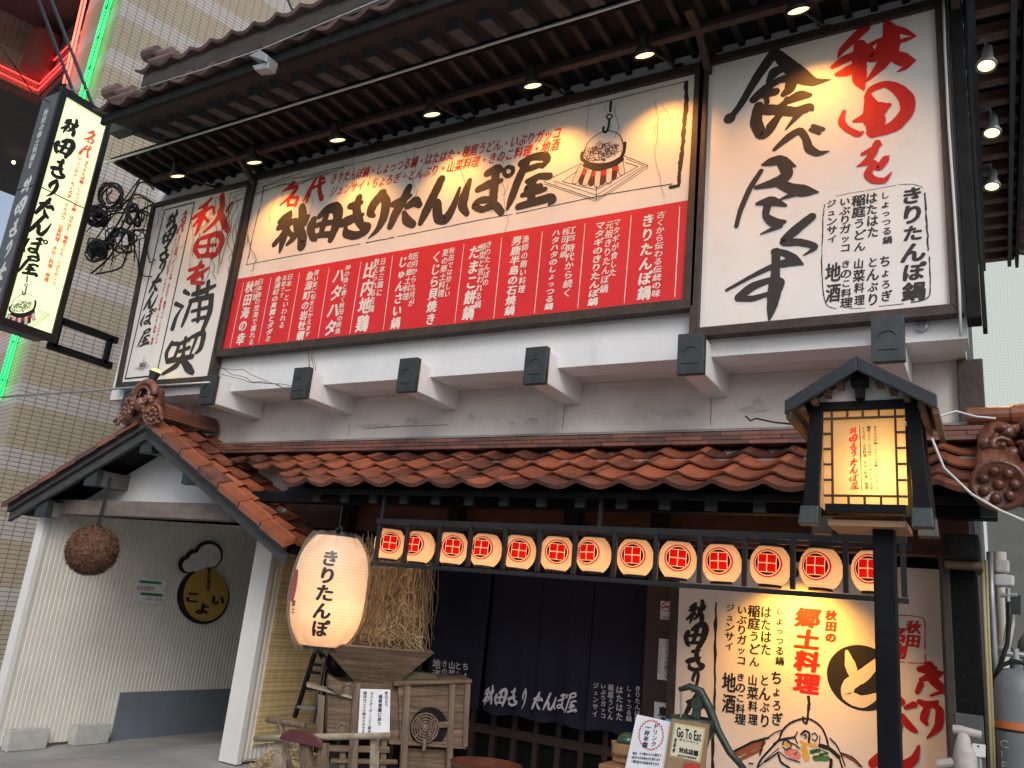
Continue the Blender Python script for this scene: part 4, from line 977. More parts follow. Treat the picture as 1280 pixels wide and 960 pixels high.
def mred(b):
    col(b, PM, GX(579,356), GX(577,476), '秋田の', 1.0, .07, slant=.1, brushy=False)
    col(b, PM, GX(494,346), GX(490,664), '郷土料理', 1.15, .06, slant=.12, brushy=False)
    col(b, PM, GX(880,393), GX(876,494), '秋田', 1.0, .06, slant=.1, brushy=False)
    col(b, PM, GX(823,415), GX(823,535), '名物', 1.0, .06, slant=.1, brushy=False)
    for pts in ([(770,376),(850,376),(905,384),(919,400),(920,500)],[(921,515),(920,545),(905,550),(860,548)],[(845,546),(770,542)]):
        trace(b, PM, 840, 640, 2.909, [[(x, y, 4) for x, y in pts]], h=.0015, rough=.3)
letters('red_lettering', REDINK, mred, mb_)
def mred2(b):
    WM[0] = 1.15
    LAY[0] = 0
    for st in ([(900,572,20),(925,572,30),(960,566,10)],[(905,610,14),(960,590,30),(985,585,10)],[(935,560,34),(950,610,34),(990,650,26)],[(900,690,18),(930,702,26),(965,690,12)],[(985,652,14),(940,668,8)],[(892,655,16),(905,625,20)],
               [(925,718,22),(915,750,26),(925,770,14)],[(945,700,14),(972,720,26),(968,780,26),(928,822,6)],
               [(780,700,20),(835,690,24)],[(830,680,18),(800,740,24)],[(850,712,14),(880,700,22)],[(838,740,16),(860,775,26),(884,795,18)],
               [(830,770,20),(800,850,30),(730,915,30)],[(790,880,24),(840,920,34),(880,900,28),(898,850,8)],
               [(1000,800,10),(1000,801,10)]):
        if st[0][0] == 1000: continue
        trace(b, PM, 840, 640, 2.909, [st], h=.0015+.00015*LAY[0]); LAY[0] += 1
letters('red_title', DARKRED, mred2, mb_); WM[0] = 1.0
def hx(b, m_=0): pass
HT = (900, 840, 6.4)
def mlines(b):
    L = [([(708,200),(712,250),(708,300)],26),([(706,310),(700,380),(690,410),(668,395),(664,360)],18),([(300,760),(330,700),(400,620),(470,545),(500,470),(560,410),(640,378),(690,372),(740,385),(810,440),(850,520),(868,600)],16),([(430,580),(480,545),(600,520)],18),([(800,590),(870,610),(950,680)],34),([(620,480),(600,520),(620,570)],10),([(650,500),(680,472),(715,490),(710,560)],18),([(672,510),(685,500),(695,515),(680,530)],10),([(735,500),(760,488),(780,520),(760,550),(740,535)],9),([(800,510),(795,590)],8),([(500,580),(520,545),(560,560),(570,600),(530,620),(505,600)],10),([(545,560),(600,580),(635,610)],12),([(470,660),(490,720),(560,770)],18),([(480,640),(540,690),(640,720)],10),([(740,640),(800,620),(860,650)],8),([(750,680),(830,660)],7),([(100,640),(180,600),(260,560),(390,525)],16),([(95,655),(160,740),(200,790)],24),([(350,560),(320,660)],14),([(360,720),(470,640)],12),([(380,530),(430,490),(490,465)],9),([(880,530),(930,580),(970,660),(1000,750)],12),([(970,645),(1060,680),(1140,760)],9),([(890,700),(885,770)],24),([(960,700),(980,770)],14),([(235,730),(265,735)],12),([(300,770),(380,690),(470,610)],8)]
    for i, (p, w) in enumerate(L): trace(b, PM, *HT, [[(x, y, w) for x, y in p]], h=.0024+.0001*i, rough=.2)
letters('drawing_line', INK, mlines, mb_)
for nm, c_, L in (('drawing_hearth', (.26,.1,.055), [([(110,660),(200,625),(340,560)],56),([(150,720),(180,690),(330,620)],30),([(980,660),(1060,700),(1120,750)],26)]),
                  ('drawing_meat', (.62,.26,.27), [([(540,640),(590,640),(620,670)],60),([(560,670),(610,690)],34)]),
                  ('drawing_stew', (.62,.42,.1), [([(670,610),(690,690)],52),([(525,580),(560,590)],34),([(720,580),(760,590)],34),([(650,560),(690,580)],26)]),
                  ('drawing_greens', (.06,.2,.06), [([(730,640),(790,630)],34),([(760,690),(860,690)],44),([(800,660),(860,650)],20)])):
    def f(b):
        for i, (p, w) in enumerate(L): trace(b, PM, *HT, [[(x, y, w) for x, y in p]], h=.0011+.0002*i, rough=.25)
    letters(nm, flat(nm+'_paint', c_), f, mb_)

# ================================================================== SPOTLIGHTS
LAMPCAN = mat('black_lamp_can', (.03,.03,.032), .4, .2, 8, .05, metal=.3)
GLOW = emis('lamp_glass', (1, .66, .26), 3.2)
def spot(name, p, aim, watts, label, cat='spotlight', group=None, arm=None, blend=1.0, ang=95, r=.058, colr=(1,.60,.22), can=None, glow=None):
    p = Vector(p); d = Vector(aim).normalized()
    t = thing(name, label, cat, p, group)
    can = can or LAMPCAN
    one('housing', can, lambda b: b.lathe(p, [(.0001,-.17),(.028,-.17),(.034,-.11),(.036,-.08),(r,-.02),(r,.0),(r-.006,0)], 20, d), t, smooth=True)
    one('rim', can, lambda b: b.lathe(p, [(r-.004,-.012),(r+.006,-.012),(r+.006,.008),(r-.006,.008)], 20, d), t, smooth=False)
    one('bulb_face', glow or GLOW, lambda b: b.lathe(p, [(r-.007,-.002),(r*.6,.002),(.001,.004)], 20, d), t, smooth=True)
    if arm: one('arm', can, lambda b: (b.tube([p-d*.15]+[Vector(a) for a in arm], .011, 8), b.box(arm[-1][0]-.035, arm[-1][0]+.035, arm[-1][1]-.025, arm[-1][1]+.02, arm[-1][2]-.05, arm[-1][2]+.05)), t)
    L = bpy.data.lights.new('lamp_light', 'SPOT'); L.energy = watts; L.color = colr; L.spot_size = R(ang); L.spot_blend = blend; L.shadow_soft_size = .03
    lo = bpy.data.objects.new('lamp_light', L); C.objects.link(lo); lo.parent = t
    lo.location = d*.02; lo.rotation_euler = d.to_track_quat('-Z', 'Y').to_euler()
    return t
LOC = ['above the red and black sign at the far left', 'over the left end of the long signboard', 'second from the left over the long signboard', 'third from the left over the long signboard, above its brush title', 'over the long signboard just left of the pot drawing', 'over the right end of the long signboard', 'above the large white sign at upper right']
for i, (x, y) in enumerate(((222,220),(318,203),(422,175),(540,143),(666,107),(806,69),(998,13))):
    p = pY(x, y, 4.62); X = p.x
    spot('spotlight', p, (.06,.40,-1), 50 if i else 14, 'round eave spotlight '+LOC[i], group='spotlights under the main eave', r=.075, colr=(1,.38,.065), ang=104, arm=[(X, 4.74, 5.74), (X+.1, 4.9, 5.72), (X+.1, 5.045, 5.76)])
SL_ = ['nearest the big white sign, highest in the picture', 'middle one of the three', 'lowest and farthest of the three']
for i, (x, y) in enumerate(((1233,82),(1240,166),(1240,233))):
    p = pZ(x, y, 5.52)
    spot('side_spotlight', p, (-.1,-.25,-1), 14, 'warm spotlight under the right side eave, '+SL_[i], group='spotlights under the side eave', arm=[p+Vector((.0,.05,.24)), p+Vector((-.1,.1,.26)), Vector((-.07, p.y+.1, p.z+.2))], can=METAL, colr=(1,.6,.25))
q = pY(194, 466, 4.84)
upl = spot('uplight', q, (.16,.12,1), 30, 'small yellow lit lamp behind the porch ridge ornament shining up a sign', cat='lamp', r=.05, colr=(1,.55,.06), glow=emis('yellow_bulb', (1,.62,.06), 7), ang=110)
one('lens_dome', emis('yellow_bulb', (1,.62,.06), 7), lambda b: b.blob(q+Vector((.005,0,.008)), .045, .045, .03, 16), upl, smooth=True)
p = Vector((-1.12, 5.36, 2.12))
spot('door_downlight', p, (.0,.6,-1), 78, 'small spotlight hidden behind the lantern row shining on the menu mural', arm=[(-1.12,5.36,2.2),(-1.12,5.40,2.255)], ang=120, colr=(1,.42,.05))

# ================================================================== LANTERNS
def paper_mat(name, col_, crest=False, trans=.72, rib=0):
    m = bpy.data.materials.new(name); m.use_nodes = True; n, l = m.node_tree.nodes, m.node_tree.links
    n.remove(n['Principled BSDF']); out = n['Material Output']
    tr = n.new('ShaderNodeBsdfTranslucent'); df = n.new('ShaderNodeBsdfDiffuse'); mx = n.new('ShaderNodeMixShader'); mx.inputs[0].default_value = trans
    l.new(df.outputs[0], mx.inputs[1]); l.new(tr.outputs[0], mx.inputs[2]); l.new(mx.outputs[0], out.inputs[0])
    tc = n.new('ShaderNodeTexCoord'); nz = n.new('ShaderNodeTexNoise'); nz.inputs['Scale'].default_value = 9; nz.inputs['Detail'].default_value = 5; l.new(tc.outputs['Object'], nz.inputs[0])
    rp = n.new('ShaderNodeValToRGB'); rp.color_ramp.elements[0].position = .3; rp.color_ramp.elements[1].position = .7
    rp.color_ramp.elements[0].color = (*[c*.88 for c in col_], 1); rp.color_ramp.elements[1].color = (*col_, 1); l.new(nz.outputs['Fac'], rp.inputs[0]); base = rp.outputs[0]
    def M(op, a, b=None):
        k = n.new('ShaderNodeMath'); k.operation = op
        for i, v in enumerate((a, b)):
            if v is None: continue
            if isinstance(v, (int, float)): k.inputs[i].default_value = v
            else: l.new(v, k.inputs[i])
        return k.outputs[0]
    sx = n.new('ShaderNodeSeparateXYZ'); l.new(tc.outputs['Object'], sx.inputs[0])
    if rib:
        w = M('SINE', M('MULTIPLY', sx.outputs[2], 6.2832/rib)); w = M('GREATER_THAN', w, .86)
        mm = n.new('ShaderNodeMixRGB'); l.new(M('MULTIPLY', w, .22), mm.inputs[0]); l.new(base, mm.inputs[1]); mm.inputs[2].default_value = (.45,.26,.12,1); base = mm.outputs[0]
    if crest:
        X = M('DIVIDE', sx.outputs[0], .077); Z = M('DIVIDE', M('SUBTRACT', sx.outputs[2], .006), .077)
        r = M('SQRT', M('ADD', M('MULTIPLY', X, X), M('MULTIPLY', Z, Z))); front = M('LESS_THAN', sx.outputs[1], 0)
        aX, aZ = M('ABSOLUTE', X), M('ABSOLUTE', Z); mxa = M('MAXIMUM', aX, aZ); mna = M('MINIMUM', aX, aZ)
        def over(base, mask, c):
            mm = n.new('ShaderNodeMixRGB'); l.new(M('MULTIPLY', mask, front), mm.inputs[0]); l.new(base, mm.inputs[1]); mm.inputs[2].default_value = (*c, 1); return mm.outputs[0]
        red = (.62,.008,.006); pale = tuple(col_); blk = (.05,.012,.01)
        base = over(base, M('LESS_THAN', r, 1.0), red); base = over(base, M('LESS_THAN', r, .90), pale); base = over(base, M('LESS_THAN', r, .83), blk)
        base = over(base, M('MULTIPLY', M('LESS_THAN', mxa, .65), M('LESS_THAN', r, .86)), pale)
        base = over(base, M('MULTIPLY', M('LESS_THAN', mxa, .60), M('GREATER_THAN', mna, .035)), red)
    l.new(base, tr.inputs[0]); l.new(base, df.inputs[0])
    return m
CREST = paper_mat('lantern_paper_crest', (.88,.74,.56), True, .74, .016)
def lathe_prof(r, h, n=16, sq=2.6, ribs=0, amp=.0):
    pr = []
    for i in range(n+1):
        t = -1+2*i/n; rr = r*(1-abs(t)**sq*.42)
        if ribs: rr += amp*math.cos(t*ribs*math.pi)
        pr.append((rr, t*h/2))
    return pr
def light_pt(parent, loc, watts, rad, colr):
    L = bpy.data.lights.new('lantern_bulb', 'POINT'); L.energy = watts; L.color = colr; L.shadow_soft_size = rad
    o = bpy.data.objects.new('lantern_bulb', L); C.objects.link(o); o.parent = parent; o.location = loc; return o
LX = [(487,680),(524,684),(565,685.5),(607,688),(649,690),(696,692),(742,693.5),(794,697),(847,700),(902,704),(963,707.5),(1026,711),(1092,715)]
LLAB = ['leftmost small lantern of the row, beside the big lantern', 'second small lantern from the left end of the row', 'third small lantern from the left end of the row', 'fourth small lantern from the left end, its crest turned left', 'fifth small lantern from the left end of the row', 'small lantern sixth from the left, above the noren middle', 'middle small lantern of the row of thirteen', 'small lantern sixth from the right end of the row', 'small lantern fifth from the right end, above the mural edge', 'small lantern fourth from the right end, over the first painted dish names', 'small lantern third from the right end, before the yellow pool of light', 'second small lantern from the right end of the row', 'last small lantern at the right end, behind the black lamp post']
YL = 4.76
p0 = pY(*LX[0], YL)
lan = thing('paper_lantern', 'x', 'paper lantern', p0, 'small crested lanterns in the rack')
pp = MB(); pp.lathe(p0, lathe_prof(.110, .21, 40, 2.5, 12, .0012), 40); body = pp.build('paper_shade', CREST, lan, smooth=True)
one('top_ring', BLK, lambda b: b.lathe(p0, [(.066,.098),(.066,.118),(.03,.12),(.03,.112)], 20), lan)
one('bottom_ring', BLK, lambda b: b.lathe(p0, [(.062,-.118),(.062,-.098)], 20, caps=True), lan)
one('hook', CABLE, lambda b: b.tube([p0+Vector((-.03,0,.115)), p0+Vector((-.02,0,.145)), p0+Vector((0,0,.168)), p0+Vector((.02,0,.145)), p0+Vector((.03,0,.115))], .0025, 5), lan)
light_pt(lan, (0,0,-.04), .56, .03, (1,.56,.28))
ROT = [0,-.49,.03,-.32,-.03,0,-.43,-.18,0,-.18,-.18,-.28,-.26]
for i, px in enumerate(LX):
    o = lan if i == 0 else copy_tree(lan)
    P = pY(*px, YL); P.z = P.z*.3+p0.z*.7 if False else P.z
    o.location = P; o['label'] = 'round red crested '+LLAB[i]
    # turn the crest towards the viewer plus its own twist
    f = math.atan2(P.x, P.y); o.rotation_euler = (random.uniform(-.03,.03), random.uniform(-.03,.03), -f+ROT[i])
rack = thing('lantern_rack', 'long black slatted rack holding the row of small lanterns', 'rack', (-2.1, 4.64, 1.95))
RA = mat('black_rack_wood', (.012,.012,.013), .45, .4, 5, .15)
zt = (pY(470,654,4.64).z + pY(1129,672,4.64).z)/2; zb_ = (pY(470,704,4.64).z+pY(1129,752,4.64).z)/2
xl, xr = pY(470,680,4.64).x, pY(1131,712,4.64).x
one('rail', RA, lambda b: b.box(xl-.015, xr+.015, 4.625, 4.655, zt-.018, zt+.018), rack, bevel=.003)
one('rail', RA, lambda b: b.box(xl-.015, xr+.015, 4.625, 4.655, zb_-.013, zb_+.013), rack, bevel=.003)
one('rear_rail', RA, lambda b: b.box(xl-.015, xr+.015, 4.87, 4.90, zt-.018, zt+.018), rack, bevel=.003)
for bxp in (470,506,547,586,630,673,718,768,820,875,931,991,1057,1129):
    X = pY(bxp, 695, 4.64).x; one('bar', RA, lambda b: b.box(X-.013, X+.013, 4.628, 4.652, zb_+.0185, zt-.0185), rack)
for X in (xl, -2.1, xr):
    one('hanger', RA, lambda b: b.box(X-.012, X+.012, 4.66, 4.69, zt, 2.46), rack)

# ---- the big lantern
YB = 4.6; cB = pY(412, 738, YB); dpt = (cB-CAM).dot(fw); rB = 45*dpt/FPX; hB = 132*dpt/FPX
big = thing('big_paper_lantern', 'large white paper lantern in clear plastic with black brush writing by the winnower', 'paper lantern', cB)
BIGP = paper_mat('big_lantern_paper', (.87,.76,.64), False, .66, .021)
one('paper_shade', BIGP, lambda b: b.lathe(cB, lathe_prof(rB, hB, 96, 3.4, 34, .002), 56), big, smooth=True)
class Cyl:   # text wrapped round the lantern; plane coords (arc length, height)
    def __init__(s, c, th0): s.c = c; s.t = th0
    def w(s, ab, h=0):
        t = max(-1, min(1, ab[1]*2/hB)); r = rB*(1-abs(t)**3.4*.42)+.009+h; a = s.t + ab[0]/rB
        return s.c + Vector((r*math.sin(a), -r*math.cos(a), ab[1]))
cy = Cyl(cB, .62)
class Flat:
    def w(s, ab, h=0): return Vector((ab[0], h, ab[1]))
def wraptext(b, cyl_, chars):
    """lettering subdivided finely, then bent round the lantern"""
    f = MB()
    for ch, c, e1, e2, bold in chars: putc(f, Flat(), ch, Vector(c), Vector((e1, 0)), Vector((0, e2)), 0, bold, .04, False)
    me = bpy.data.meshes.new('wrap'); me.from_pydata(f.v, [], f.f); bm = bmesh.new(); bm.from_mesh(me)
    bmesh.ops.triangulate(bm, faces=bm.faces)
    for _ in range(3):
        ed = [e for e in bm.edges if e.calc_length() > .012]
        if ed: bmesh.ops.subdivide_edges(bm, edges=ed, cuts=1); bmesh.ops.triangulate(bm, faces=bm.faces)
    bm.verts.index_update()
    b.add([cyl_.w((v.co.x, v.co.z), v.co.y) for v in bm.verts], [tuple(v.index for v in fc.verts) for fc in bm.faces])
    bm.free(); bpy.data.meshes.remove(me)
def bigt(b): wraptext(b, cy, [(ch, (0.0, .215-.118*i), .125, .118, .05) for i, ch in enumerate('きりたんぽ')])
letters('black_lettering', INK, bigt, big)
cy2 = Cyl(cB, -.42)
def bigr(b):
    for i in range(11):
        z = .12-.02*i; z1 = z-.02; w0 = .09*math.sqrt(max(0, 1-((i-5.5)/6)**2)); w1 = .09*math.sqrt(max(0, 1-((i+1-5.5)/6)**2))
        b.add([cy2.w((-w0,z)), cy2.w((w0*.4,z)), cy2.w((w1*.4,z1)), cy2.w((-w1,z1))], [(0,1,2,3)])
letters('red_mark', REDINK, bigr, big)
def bigs(b):
    wraptext(b, Cyl(cB, -.2), [(ch, (-.03, -.11-.045*i), .05, .045, .04) for i, ch in enumerate('郷土')])
letters('small_lettering', INK, bigs, big)
one('top_ring', BLK, lambda b: b.lathe(cB, [(rB*.5,hB*.475),(rB*.5,hB*.52),(rB*.3,hB*.525)], 24), big)
one('bottom_ring', BLK, lambda b: b.lathe(cB, [(rB*.5,-hB*.53),(rB*.5,-hB*.48)], 24, caps=True), big)
one('hook', CABLE, lambda b: (b.tube([cB+Vector((-.05,0,hB*.52)), cB+Vector((-.03,0,hB*.57)), cB+Vector((.02,0,hB*.6)), cB+Vector((.04,0,hB*.52))], .006, 6), b.tube([cB+Vector((.0,0,hB*.59)), cB+Vector((0,.0,hB*.8))], .004, 6)), big)
def wrapm():
    m = bpy.data.materials.new('clear_plastic_wrap'); m.use_nodes = True; n, l = m.node_tree.nodes, m.node_tree.links; n.remove(n['Principled BSDF'])
    a = n.new('ShaderNodeBsdfTransparent'); a.inputs[0].default_value = (.97,.96,.95,1); g = n.new('ShaderNodeBsdfGlossy'); g.inputs['Roughness'].default_value = .4; g.inputs[0].default_value = (.8,.82,.85,1)
    lw = n.new('ShaderNodeLayerWeight'); lw.inputs[0].default_value = .35; mu = n.new('ShaderNodeMath'); mu.operation = 'MULTIPLY_ADD'; mu.inputs[1].default_value = .4; mu.inputs[2].default_value = .015
    mx = n.new('ShaderNodeMixShader'); l.new(lw.outputs['Facing'], mu.inputs[0]); l.new(mu.outputs[0], mx.inputs[0]); l.new(a.outputs[0], mx.inputs[1]); l.new(g.outputs[0], mx.inputs[2]); l.new(mx.outputs[0], n['Material Output'].inputs[0]); return m
def wr(b):
    rn = random.Random(6); n = 60; k = 40; vs = []; fs = []
    ph = [rn.uniform(0, 6.28) for _ in range(6)]
    for i in range(k+1):
        t = -1.12+2.2*i/k; tt = min(1, abs(t)); r = rB*(1-tt**3.2*.42)+.024; e = max(0, abs(t)-.72)
        if t > 1.0: r *= 1-(t-1.0)*2.2
        if t < -1.0: r *= 1-(abs(t)-1.0)*1.6
        for j in range(n):
            a = 2*math.pi*j/n; w = e*.055*(math.sin(9*a+ph[0])+.7*math.sin(17*a+ph[1]))+.004*math.sin(3*a+5*t+ph[2])
            vs.append(cB+Vector(((r+w)*math.cos(a), (r+w)*math.sin(a), t*hB/2)))
    for i in range(k):
        for j in range(n): fs.append((i*n+j, i*n+(j+1) % n, (i+1)*n+(j+1) % n, (i+1)*n+j))
    b.add(vs, fs)
one('plastic_wrap', wrapm(), wr, big, smooth=True)
light_pt(big, (.06,0,-.13), 3.3, .06, (1,.55,.26))
light_pt(big, (0,0,.12), 1.5, .05, (1,.78,.56))

# ---- lantern lamp post
post = thing('lamp_post', 'black wooden lamp post with a small gabled roof and glowing lettered paper panes', 'lamp post', (-.46, 3.86, .28))
X0, X1, Z0, Z1, Y0, Y1 = -.625, -.300, 2.298, 2.705, 3.70, 4.02
one('post', BLKWOOD, lambda b: b.box(-.449, -.365, 3.80, 3.89, .28, 2.24), post, bevel=.005)
PANE = paper_mat('lamp_pane_paper', (.88,.74,.5), False, .8)
one('front_pane', PANE, lambda b: b.add([(X0,Y0,Z0),(X1,Y0,Z0),(X1,Y0,Z1),(X0,Y0,Z1)], [(0,1,2,3)]), post)
one('side_pane', PANE, lambda b: b.add([(X1+.03,Y0+.03,Z0),(X1+.03,Y1-.03,Z0),(X1+.03,Y1-.03,Z1),(X1+.03,Y0+.03,Z1)], [(0,1,2,3)]), post)
one('side_pane', PANE, lambda b: b.add([(X0-.03,Y0+.03,Z0),(X0-.03,Y1-.03,Z0),(X0-.03,Y1-.03,Z1),(X0-.03,Y0+.03,Z1)], [(0,1,2,3)]), post)
one('back_pane', BLKWOOD, lambda b: b.box(X0,X1,Y1,Y1+.02,Z0,Z1), post)
for sx_ in (0, 1):
    for yy in (Y0-.012, Y1-.03):
        xx = X0-.028 if sx_ == 0 else X1+.028
        s = -1 if sx_ == 0 else 1
        one('corner_upright', BLKWOOD, lambda b: b.hexa([(xx-.032+s*.028,yy-.012,2.235),(xx+.032+s*.028,yy-.012,2.235),(xx+.032+s*.028,yy+.04,2.235),(xx-.032+s*.028,yy+.04,2.235),(xx-.026,yy-.0,2.74),(xx+.026,yy-.0,2.74),(xx+.026,yy+.04,2.74),(xx-.026,yy+.04,2.74)]), post, bevel=.003)
        one('metal_foot', CAPM, lambda b: b.hexa([(xx-.045+s*.03,yy-.026,2.205),(xx+.036+s*.03,yy-.026,2.205),(xx+.036+s*.03,yy+.05,2.205),(xx-.045+s*.03,yy+.05,2.205),(xx-.04+s*.025,yy-.018,2.285),(xx+.036+s*.025,yy-.018,2.285),(xx+.036+s*.025,yy+.05,2.285),(xx-.04+s*.025,yy+.05,2.285)]), post, bevel=.004)
one('sill_rail', BLKWOOD, lambda b: b.box(X0+.006,X1-.006,Y0-.018,Y0+.02,Z0-.038,Z0-.001), post, bevel=.003)
one('head_rail', BLKWOOD, lambda b: b.box(X0-.07,X1+.07,Y0-.02,Y0+.02,Z1+.001,Z1+.04), post, bevel=.003)
one('base_board', mat('warm_base_board', (.3,.17,.09), .6, .25, 4, .15), lambda b: b.box(X0+.01,X1-.01,Y0+.022,Y1,2.21,2.235), post)
def lat(b):
    g = .0085; y0, y1 = Y0-.014, Y0-.002
    def bar(x0, x1, z0, z1): b.box(x0, x1, y0, y1, z0, z1)
    ix0, ix1, iz0, iz1 = X0+.036, X1-.036, Z0+.034, Z1-.034
    for z in (iz0, iz1): bar(X0, X1, z-g/2, z+g/2)
    for x_ in (ix0, ix1):
        bar(x_-g/2, x_+g/2, Z0, iz0-g/2); bar(x_-g/2, x_+g/2, iz0+g/2, iz1-g/2); bar(x_-g/2, x_+g/2, iz1+g/2, Z1)
    for k in range(1, 4):
        x_ = ix0+(ix1-ix0)*k/4
        bar(x_-g/2, x_+g/2, Z0, iz0-g/2); bar(x_-g/2, x_+g/2, iz1+g/2, Z1)
    for k in range(1, 5):
        z = iz0+(iz1-iz0)*k/5
        bar(X0, ix0-g/2, z-g/2, z+g/2); bar(ix1+g/2, X1, z-g/2, z+g/2)
one('lattice', mat('dark_brown_lattice', (.05,.022,.01), .5, .2, 5, 0), lat, post)
PL = planeY(Y0)
LXp = lambda x, y: (1020+x/5.336, 500+y/5.336)
def lred_(b):
    A, B_ = PL.at(*LXp(246,178)), PL.at(*LXp(258,602)); d = (A-B_)/8
    for i, ch in enumerate('秋田きりたんぽ屋'): brush(b, PL, ch, A-d*(i+.5), Vector((d.length*1.12, 0)), Vector((0, d.length*1.0)), .001)
letters('red_lettering', emis('lit_lantern_red', (.62,.03,.01), .55), lred_, post)
def lblk_(b):
    col(b, PL, LXp(395,172), LXp(404,600), 'きりたんぽ鍋・しょっつる鍋・いぶりガッコ', 1.05, .03, brushy=False, h=.001, jit=.1)
    col(b, PL, LXp(352,172), LXp(370,602), '稲庭うどん・はたはた・ジュンサイ・ちょろぎ', 1.05, .03, brushy=False, h=.001, jit=.1)
    col(b, PL, LXp(316,176), LXp(338,595), 'とんぶり・山菜料理・きのこ料理・地酒', .9, .03, brushy=False, h=.001, jit=.1)
    trace(b, PL, 1020, 500, 5.336, [[(291,170,4),(296,300,7),(300,450,4),(306,602,5)]], h=.001, rough=.4)
letters('black_lettering', flat('brown_black_ink', (.03,.015,.008)), lblk_, post)
AX, AZ = -.468, 2.905
def lroof(b):
    for s in (-1, 1):
        xe, ze = AX+s*.29, 2.73
        b.hexa([(AX,3.60,AZ-.03),(xe,3.60,ze-.03),(xe,4.16,ze-.03),(AX,4.16,AZ-.03),(AX,3.60,AZ),(xe,3.60,ze),(xe,4.16,ze),(AX,4.16,AZ)])
one('lamp_roof', mat('blue_black_roof_board', (.016,.02,.026), .4, .35, 4, .2), lroof, post, bevel=.004)
def lbarge(b):
    for s in (-1, 1):
        xe, ze = AX+s*.298, 2.718
        b.hexa([(AX,3.575,AZ-.055),(xe,3.575,ze-.05),(xe,3.6,ze-.05),(AX,3.6,AZ-.055),(AX,3.575,AZ+.012),(xe,3.575,ze+.012),(xe,3.6,ze+.012),(AX,3.6,AZ+.012)])
one('lamp_bargeboard', mat('blue_black_roof_board', (.016,.02,.026)), lbarge, post, bevel=.004)
one('king_post', BLKWOOD, lambda b: (b.box(AX-.018,AX+.018,3.64,3.68,2.745,2.86), b.box(AX-.034,AX+.034,3.635,3.685,2.80,2.84)), post, bevel=.003)
one('gable_panel', PLASTER, lambda b: b.prism([(X0-.05,3.69,2.746),(X1+.05,3.69,2.746),(AX,3.69,2.87)], (0,.02,0)), post)
def lpurl(b):
    for k in range(5):
        for s in (-1, 1):
            f = .25+.17*k; b.box(AX+s*.31*f-.012, AX+s*.31*f+.012, 3.62, 4.14, AZ-.2*f-.06, AZ-.2*f-.035)
one('roof_batten', OLDWOOD, lpurl, post)
light_pt(post, (.06, .0, 2.42-.28), 4.0, .035, (1,.55,.19))

# ================================================================== DOORWAY
YN = 6.02
nb0, nb1 = pY(575,880,YN), pY(790,925,YN)
zbn = (nb0.z+nb1.z)/2
noren = thing('noren_curtain', 'long dark navy door curtain with white brush writing near its hem', 'curtain', (-3.3, YN, zbn))
NAVY = mat('navy_cloth', (.007,.008,.027), .85, .2, 40, .25)
seams = [532, 603, 668, 736, 818]
def cloth(b, xa, xb, ph):
    n, k = 22, 14; vs = []
    for j in range(k+1):
        z = zbn-.02*random.random()+(2.45-zbn)*j/k
        for i in range(n+1):
            x_ = xa+(xb-xa)*i/n; a = (1-j/k)
            vs.append((x_, YN+.012*math.sin(ph+i*.55)*(.4+a)+.02*a*math.sin(ph*2+i*.21), z if j else zbn+.012*math.sin(i*.4+ph)))
    b.add(vs, [(j*(n+1)+i, j*(n+1)+i+1, (j+1)*(n+1)+i+1, (j+1)*(n+1)+i) for j in range(k) for i in range(n)])
XS = [pY(s, 860, YN).x for s in seams]
for i in range(4):
    one('cloth_panel', NAVY, lambda b: cloth(b, XS[i]+.006, XS[i+1]-.006, i*1.7), noren, smooth=True)
one('curtain_rod', BROWN, lambda b: b.tube([(XS[0]-.1,YN,2.46),(XS[-1]+.06,YN,2.46)], .02, 10), noren)
PN = planeY(YN-.05)
WH = flat('white_dye', (.62,.62,.66), .85)
def ntext(b):
    BWM[0] = .95
    cx = [611, 626, 641, 655, 672, 687, 701, 714]; cyy = [870, 872.5, 872, 875, 877, 878.5, 878, 880]
    for ch, x_, y_ in zip('秋田きりたんぽ屋', cx, cyy): put_brush(b, PN, ch, x_, y_-1, 18 if ch != 'り' else 12, 28 if ch in '秋屋り' else 24)
    Q = lambda x, y: (740+x/12, 840+y/12)
    for s, a, c in (('ジュンサイ',(60,150),(45,680)),('いぶりガッコ',(170,170),(168,700)),('稲庭うどん',(285,180),(275,725)),('はたはた',(415,200),(412,735)),('しょっつる鍋',(555,205),(552,745)),('きりたんぽ鍋',(690,205),(680,760))):
        col(b, PN, Q(*a), Q(*c), s, 1.1 if len(s) > 5 else .95, .012, brushy=False)
    for s, x_, y0, y1 in (('ちょろぎ',582,828,870),('とんぶり',573,827,870),('山菜料理',565,826,870),('きのこ料理',556,825,872),('地酒',546,823,850)):
        col(b, PN, (x_, y0), (x_-1, y1), s, 1.0, .02, brushy=False)
letters('white_lettering', WH, ntext, noren); BWM[0] = 1.22
